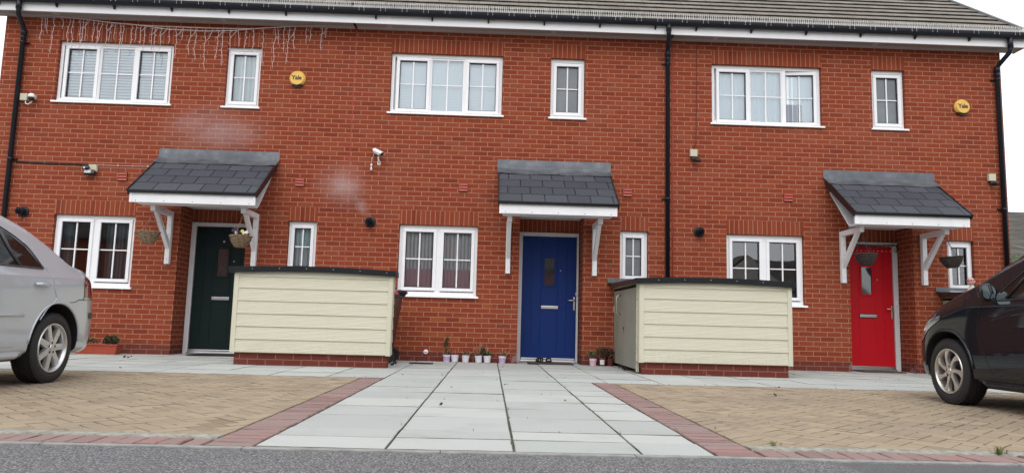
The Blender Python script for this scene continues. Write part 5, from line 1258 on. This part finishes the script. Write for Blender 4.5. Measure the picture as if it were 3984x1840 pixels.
for sd_ in (1, -1):
    wl = S1.panel('window', body, M['carglass'], -6.55, -5.18, lambda y: .950+.010*(y+6), lin((-6.55, 1.10), (-6.35, 1.270), (-6.0, 1.300), (-5.70, 1.275), (-5.48, 1.21), (-5.32, 1.125), (-5.23, 1.03), (-5.18, .968)), sd_, .005, 40, 8)
    mb = MB(); S1.line_mb(mb, [(-6.6, 1.09), (-6.38, 1.275), (-6.0, 1.312), (-5.69, 1.285), (-5.46, 1.215), (-5.30, 1.13), (-5.21, 1.03), (-5.165, .960)], sd_, .006, .004); S1.line_mb(mb, [(-6.6, .937), (-6.0, .943), (-5.165, .953)], sd_, .008, .003)
    mb.tube([S1.pt(-5.47, .955, sd_, .008), S1.pt(-5.54, 1.09, sd_, .008), S1.pt(-5.585, 1.235, sd_, .008)], .013, 6); mb.build('window_trim', M['trimgrey'], body)
    mb = MB(); S1.line_mb(mb, [(-5.31, 1.165), (-5.22, 1.085), (-5.155, .985), (-5.11, .945), (-5.055, .865), (-5.03, .78), (-5.005, .715), (-5.04, .675), (-5.125, .625), (-5.215, .53)], sd_, .0055, .002); S1.line_mb(mb, [(-6.05, .32), (-5.5, .318)], sd_, .003, .0); S1.line_mb(mb, [(-6.22, .93), (-6.20, .5), (-6.2, .32)], sd_, .003, .0)
    mb.build('rear_door_seam', M['silver'], body)  # seam modelled as a raised silver bead for its bright edge highlight
    mb = MB(); S1.line_mb(mb, [(-6.6, .562), (-6.0, .562), (-5.43, .568)], sd_, .014, .002); mb.build('rubbing_strip', M['silver'], body)
    mb = MB(); mb.tube([S1.pt(-5.32, .818, sd_, .016), S1.pt(-5.27, .820, sd_, .030), S1.pt(-5.17, .822, sd_, .030), S1.pt(-5.135, .823, sd_, .008)], [.012, .016, .016, .012], 8); mb.build('door_handle', M['silver'], body)
    mb = MB(); S1.line_mb(mb, [(-4.66, .712), (-4.72, .69), (-4.80, .683)], sd_, .003, .001); S1.line_mb(mb, [(-4.66, .712), (-4.50, .716), (-4.2, .72), (-4.05, .72)], sd_, .004, .001); mb.build('bumper_seam', M['trimgrey'], body)
    S1.panel('tail_lamp', body, M['redlens'], -4.56, -4.02, lambda y: .735, lin((-4.56, .86), (-4.50, .925), (-4.3, .90), (-4.02, .86)), sd_, .006, 20, 8)
    S1.panel('lamp_strip', body, M['chrome'], -4.58, -4.02, lambda y: .716, lambda y: .734, sd_, .007, 20, 2)
    S1.panel('bumper_strip', body, M['trimgrey'], -4.44, -4.05, lambda y: .545, lambda y: .60, sd_, .008, 16, 3)
    mb = MB()
    for i in range(25): a = rad(-8+196*i/24); mb.v.append((0, 0, 0))
    mb = MB(); pts = []
    for i in range(29):
        a = rad(4+172*i/28); yy, zz = WY+.362*math.cos(a), .315+.362*math.sin(a); pts.append(S1.pt(yy, zz, sd_, .002))
    mb.tube(pts, .009, 6); mb.build('arch_lip', M['silver'], body)
    wheel(sv, S1.xc+sd_*(S1.W0-.012), WY, sd_, RT, .207, 0, M['alloy'], phase=.05); wheel(sv, S1.xc+sd_*(S1.W0-.012), WF, sd_, RT, .207, 0, M['alloy'])
    mb = MB(); mb.tube([S1.pt(-6.6, .245, sd_, .004), S1.pt(-6.0, .245, sd_, .012), S1.pt(-5.45, .25, sd_, .012), S1.pt(-5.36, .262, sd_, .0)], [.03, .038, .038, .02], 8); mb.build('sill', M['silver'], body)
S1.screen('rear_screen', body, M['carglass'], -5.48, -4.80); S1.screen('windscreen', body, M['carglass'], -7.22, -6.62)
mb = MB(); mb.box(-5.2, -3.9, -8.0, -4.62, .19, .25); mb.build('underbody', M['well'], body)

# black hatchback, right bay: nose to the house
bk = thing('parked_car', 'black hatchback car parked nose-first to the house at the right edge', 'car', (4.88, -6.1, 0), 'cars parked on the block paving')
FY, BKY, RT2 = -4.945, -7.28, .283
S2 = Car(4.88, .83, -7.95, -4.08, .5, .80, 3.2, 2.5,
         [(-7.95, .85), (-7.75, 1.0), (-7.55, 1.17), (-7.3, 1.28), (-6.9, 1.335), (-6.45, 1.35), (-6.15, 1.355), (-5.794, 1.280), (-5.535, 1.185), (-5.33, 1.085), (-5.23, 1.05), (-5.158, 1.028), (-4.945, .962), (-4.70, .875), (-4.50, .785), (-4.36, .695), (-4.2, .60), (-4.08, .53)],
         lambda y: float(np.interp(y, [-7.95, -7, -6, -5.2, -4.8, -4.4, -4.08], [.86, .92, .885, .88, .80, .65, .49])), .205, .15, .12, .40)
body2 = S2.body(bk, M['black'], [(FY, .30), (BKY, .30)], .335)
for sd_ in (1, -1):
    S2.panel('window', body2, M['carglass'], -7.2, -5.615, lambda y: .905-.012*(y+6), lin((-7.2, 1.10), (-6.9, 1.215), (-6.3, 1.25), (-6.1, 1.222), (-5.9, 1.155), (-5.75, 1.07), (-5.615, .945)), sd_, .005, 46, 8)
    mb = MB(); mb.tube([S2.pt(-5.70, .90, sd_, .009), S2.pt(-5.80, 1.03, sd_, .009), S2.pt(-5.94, 1.165, sd_, .009)], .014, 6)
    S2.line_mb(mb, [(-7.2, .905), (-6.5, .895), (-6.0, .890), (-5.6, .888)], sd_, .008, .003); S2.line_mb(mb, [(-6.45, 1.262), (-6.1, 1.235), (-5.9, 1.17), (-5.75, 1.085), (-5.60, .95)], sd_, .006, .003); mb.build('window_trim', M['blackedge'], body2)
    mb = MB(); S2.line_mb(mb, [(-5.42, .885), (-5.40, .78), (-5.37, .66), (-5.42, .50), (-5.52, .30)], sd_, .0025, .0); S2.line_mb(mb, [(-6.55, .272), (-6.0, .272), (-5.44, .262)], sd_, .003, .0); mb.build('door_seam', M['well'], body2)
    S2.line('swage_line', body2, M['black'], [(-6.8, .80), (-6.2, .785), (-5.8, .765), (-5.55, .73)], sd_, .006, -.002)
    S2.panel('head_lamp', body2, M['clearlens'], -4.86, -4.38, lin((-4.86, .735), (-4.65, .64), (-4.55, .555), (-4.38, .515)), lin((-4.86, .775), (-4.65, .735), (-4.5, .665), (-4.38, .60)), sd_, .005, 18, 6)
    S2.panel('side_repeater', body2, M['amber'], -5.495, -5.435, lambda y: .925, lambda y: .955, sd_, .006, 5, 3)
    mb = MB(); pts = []
    for i in range(29):
        a = rad(4+172*i/28); yy, zz = FY+.350*math.cos(a), .30+.350*math.sin(a); pts.append(S2.pt(yy, zz, sd_, .002))
    mb.tube(pts, .012, 6); mb.build('arch_lip', M['black'], body2)
    mb = MB(); mb.tube([S2.pt(-6.95, .21, sd_, .002), S2.pt(-6.0, .215, sd_, .012), S2.pt(-5.42, .215, sd_, .012), S2.pt(-5.33, .23, sd_, .0)], [.03, .036, .036, .02], 8); mb.build('sill', M['black'], body2)
    wheel(bk, S2.xc+sd_*(S2.W0-.010), FY, sd_, RT2, .196, 1, M['alloy2'], phase=.42); wheel(bk, S2.xc+sd_*(S2.W0-.010), BKY, sd_, RT2, .196, 1, M['alloy2'])
    # door mirror: shell open towards the driver with the glass inside
    mx = S2.xc+sd_*(S2.W0+.005); m = MB(); m.ball((mx, -5.52, .955), .08, 0, sx=.92, sy=.75, sz=.92, n=12); m.tube([(mx-sd_*.03, -5.53, .905), (mx-sd_*.10, -5.55, .895)], [.03, .026], 8)
    m.v = [(p[0], max(p[1], -5.548), p[2]) for p in m.v]; mo = m.build('door_mirror', M['black'], body2)
    g = MB(); g.prism([(mx+sd_*.004+.058*math.cos(t), .957+.058*math.sin(t)) for t in np.linspace(0, 2*math.pi, 25)[:-1]], 'y', -5.5525, -5.5495); g.build('mirror_glass', M['mirror'], mo)
S2.screen('windscreen', body2, M['carglass'], -6.08, -5.42); S2.screen('rear_screen', body2, M['carglass'], -7.75, -7.38)
mb = MB(); mb.box(4.25, 5.5, -7.7, -4.75, .16, .215); mb.build('underbody', M['well'], body2)

# ------------------------------------------------------------------ beyond the right end, and across the road
def bg_tile():
    t = NT('grey_brown_pantile'); P = t.pos(); x, y, z = t.xyz(P)
    row = t.m('DIVIDE', z, .2); fr = t.m('FRACT', row); u = t.m('DIVIDE', t.m('ADD', x, y), .3); fu = t.m('FRACT', u)
    h = t.m('ADD', fr, t.m('MULTIPLY', t.m('SINE', t.m('MULTIPLY', u, 6.283)), .4))
    r1 = t.n('TexWhiteNoise', {'Vector': t.vec(t.m('FLOOR', u), t.m('FLOOR', row), 0.0)}).outputs[0]
    c = t.ramp(r1, [(0, (.055, .047, .04)), (1, (.10, .088, .075))]); c = t.mix(t.sstep(fr, .18, .04), c, (.03, .027, .025))
    return t.pbr(c, .9, normal=t.bump(h, .6, .05))
M['bgtile'] = bg_tile()
def bungalow(label, x0, x1, y0, y1, ze_, zr_, mats, win=(), gable=None, group=None):
    b = thing('house', label, 'house', ((x0+x1)/2, (y0+y1)/2, 0), group); w = MB(); w.box(x0, x1, y0, y1, -.05, ze_, 0)
    ym = (y0+y1)/2
    for xx in (x0, x1): w.add([(xx, y0, ze_+.001), (xx, y1, ze_+.001), (xx, ym, zr_-.05)], [(0, 1, 2)])
    w.build('wall', mats[0], b); r = MB(); o = .35; s = (zr_-ze_)/(ym-y0)
    for yy, sg in ((y0-o, 1), (y1+o, -1)):
        r.add([(x0-o, yy, ze_-o*s), (x1+o, yy, ze_-o*s), (x1+o, ym, zr_), (x0-o, ym, zr_), (x0-o, yy, ze_-o*s+.12), (x1+o, yy, ze_-o*s+.12), (x1+o, ym, zr_+.12), (x0-o, ym, zr_+.12)], [(0, 1, 2, 3), (4, 5, 6, 7), (0, 1, 5, 4), (1, 2, 6, 5), (3, 0, 4, 7)])
    if gable:
        gx, gw, gz, yf = gable; zt = gz+gw*.75
        w2 = MB(); w2.prism([(gx-gw, 0), (gx+gw, 0), (gx+gw, gz), (gx, zt), (gx-gw, gz)], 'y', yf-.5, ym); w2.build('gable', mats[0], b)
        q = .3
        for sg in (-1, 1): r.prism([(gx, zt+.02), (gx+sg*(gw+q), gz-q*.75+.02), (gx+sg*(gw+q), gz-q*.75+.16), (gx, zt+.16)], 'y', yf-.8, ym)
        for sg in (-1, 1):
            f = MB(); f.prism([(gx, zt+.0), (gx+sg*(gw+q), gz-q*.75), (gx+sg*(gw+q), gz-q*.75-.2), (gx, zt-.22)], 'y', yf-.86, yf-.82)
            f.build('barge_board', M['upvc2'], b)
    r.build('roof', mats[1], b)
    for (a, c, d, e, yy) in win:
        f = MB(); sg = 1 if yy >= ym else -1; f.box(a, c, yy, yy+sg*.05, d, e); wo_ = f.build('window', M['upvc'], b)
        p = MB(); p.box(a+.08, (a+c)/2-.04, yy+sg*.051, yy+sg*.056, d+.08, e-.08); p.box((a+c)/2+.04, c-.08, yy+sg*.051, yy+sg*.056, d+.08, e-.08); p.build('pane', M['carglass'], wo_)
    return b
bungalow('brown tiled house roof showing beyond the right end of the terrace', 13.5, 27, 9.2, 16.5, 2.7, 4.72, (M['render'], M['bgtile']))
bungalow('brick house with white gable edge across the road, seen only reflected', -5.5, 6.5, -42, -33.5, 4.2, 7.2, (M['brick'], M['bgtile']), [(.3, 2.1, 1, 2.3, -33.5), (3.4, 5.0, 1, 2.3, -33.5)], (-2.9, 2.0, 4.2, -33.5), 'houses across the road')
bungalow('grey gabled house across the road to the right, seen only reflected', 9.5, 24, -43, -34.5, 3.2, 5.3, (M['render'], M['bgtile']), [(11.5, 13.3, 1, 2.3, -34.5)], (16.6, 2.3, 3.5, -34.5), 'houses across the road')
bungalow('long brick house across the road to the left, seen only reflected', -36, -8.5, -42, -34, 5.4, 9.2, (M['brick'], M['bgtile']), [(-13, -11, 1, 2.3, -34), (-18, -16, 1, 2.3, -34)], None, 'houses across the road')
sh = thing('shrub', 'leafy green shrub beyond the right end of the terrace', 'shrub', (12.4, 4.4, 0)); rr = random.Random(4)
b = MB()
for _ in range(26):
    c0 = (rr.uniform(10.9, 14.2), rr.uniform(3.8, 5.2), rr.uniform(.7, 2.05)); leaf(b, c0, (.55, .5, .5), .11, [0, 0, 0, 1, 2], rr, 150)
b.build('foliage', [M['darkgreen'], M['green'], M['deadleaf']], sh)
b = MB()
for _ in range(6): x = rr.uniform(11.1, 13.9); b.tube([(x, 4.4, 0), (x+rr.uniform(-.2, .2), 4.4, 1.0), (x+rr.uniform(-.4, .4), 4.3, 1.9)], [.05, .035, .015], 6)
b.build('stem', M['wicker2'], sh)

# ------------------------------------------------------------------ boiler steam drifting over the wall
def steam(x, y, z, sx, sy_s, sz, dens, label, seed, rz=0):
    t = NT('steam_%d' % seed); P = t.obj()
    r = t.n('VectorMath', {0: P}, operation='LENGTH').outputs['Value']
    n = t.noise(t.n('VectorMath', {0: P, 1: (seed*3.1, 1, 2)}, operation='ADD').outputs[0], 1.6, 4, .6)
    d = t.m('MULTIPLY', t.sstep(r, 1.0, .0), t.sstep(t.m('ADD', n, t.m('MULTIPLY', t.m('SUBTRACT', .5, r), .35)), .22, .80))
    v = t.n('VolumePrincipled', {'Color': (.95, .95, .97, 1), 'Density': t.m('MULTIPLY', d, dens), 'Anisotropy': .2}); t.t.links.new(v.outputs[0], t.out.inputs['Volume'])
    b = MB(); b.ball((0, 0, 0), 1.0, 0, n=14); o = b.build('steam', t.mat); o.location = (x, y, z); o.scale = (sx, sy_s, sz); o.rotation_euler = (0, rz, 0)
    tag(o, label, 'steam', 'steam from the boiler flues', 'stuff')
steam(-2.32, -.26, 2.62, .56, .22, .52, 3.4, 'faint white steam puff drifting up left from the middle flue', 1)
steam(-2.02, -.20, 2.32, .15, .12, .26, 4.2, 'thin wisp of steam just above the middle flue', 2, rad(-30))
steam(-4.30, -.30, 3.42, 1.15, .26, .58, 2.1, 'faint white steam cloud above the left porch roof', 3)
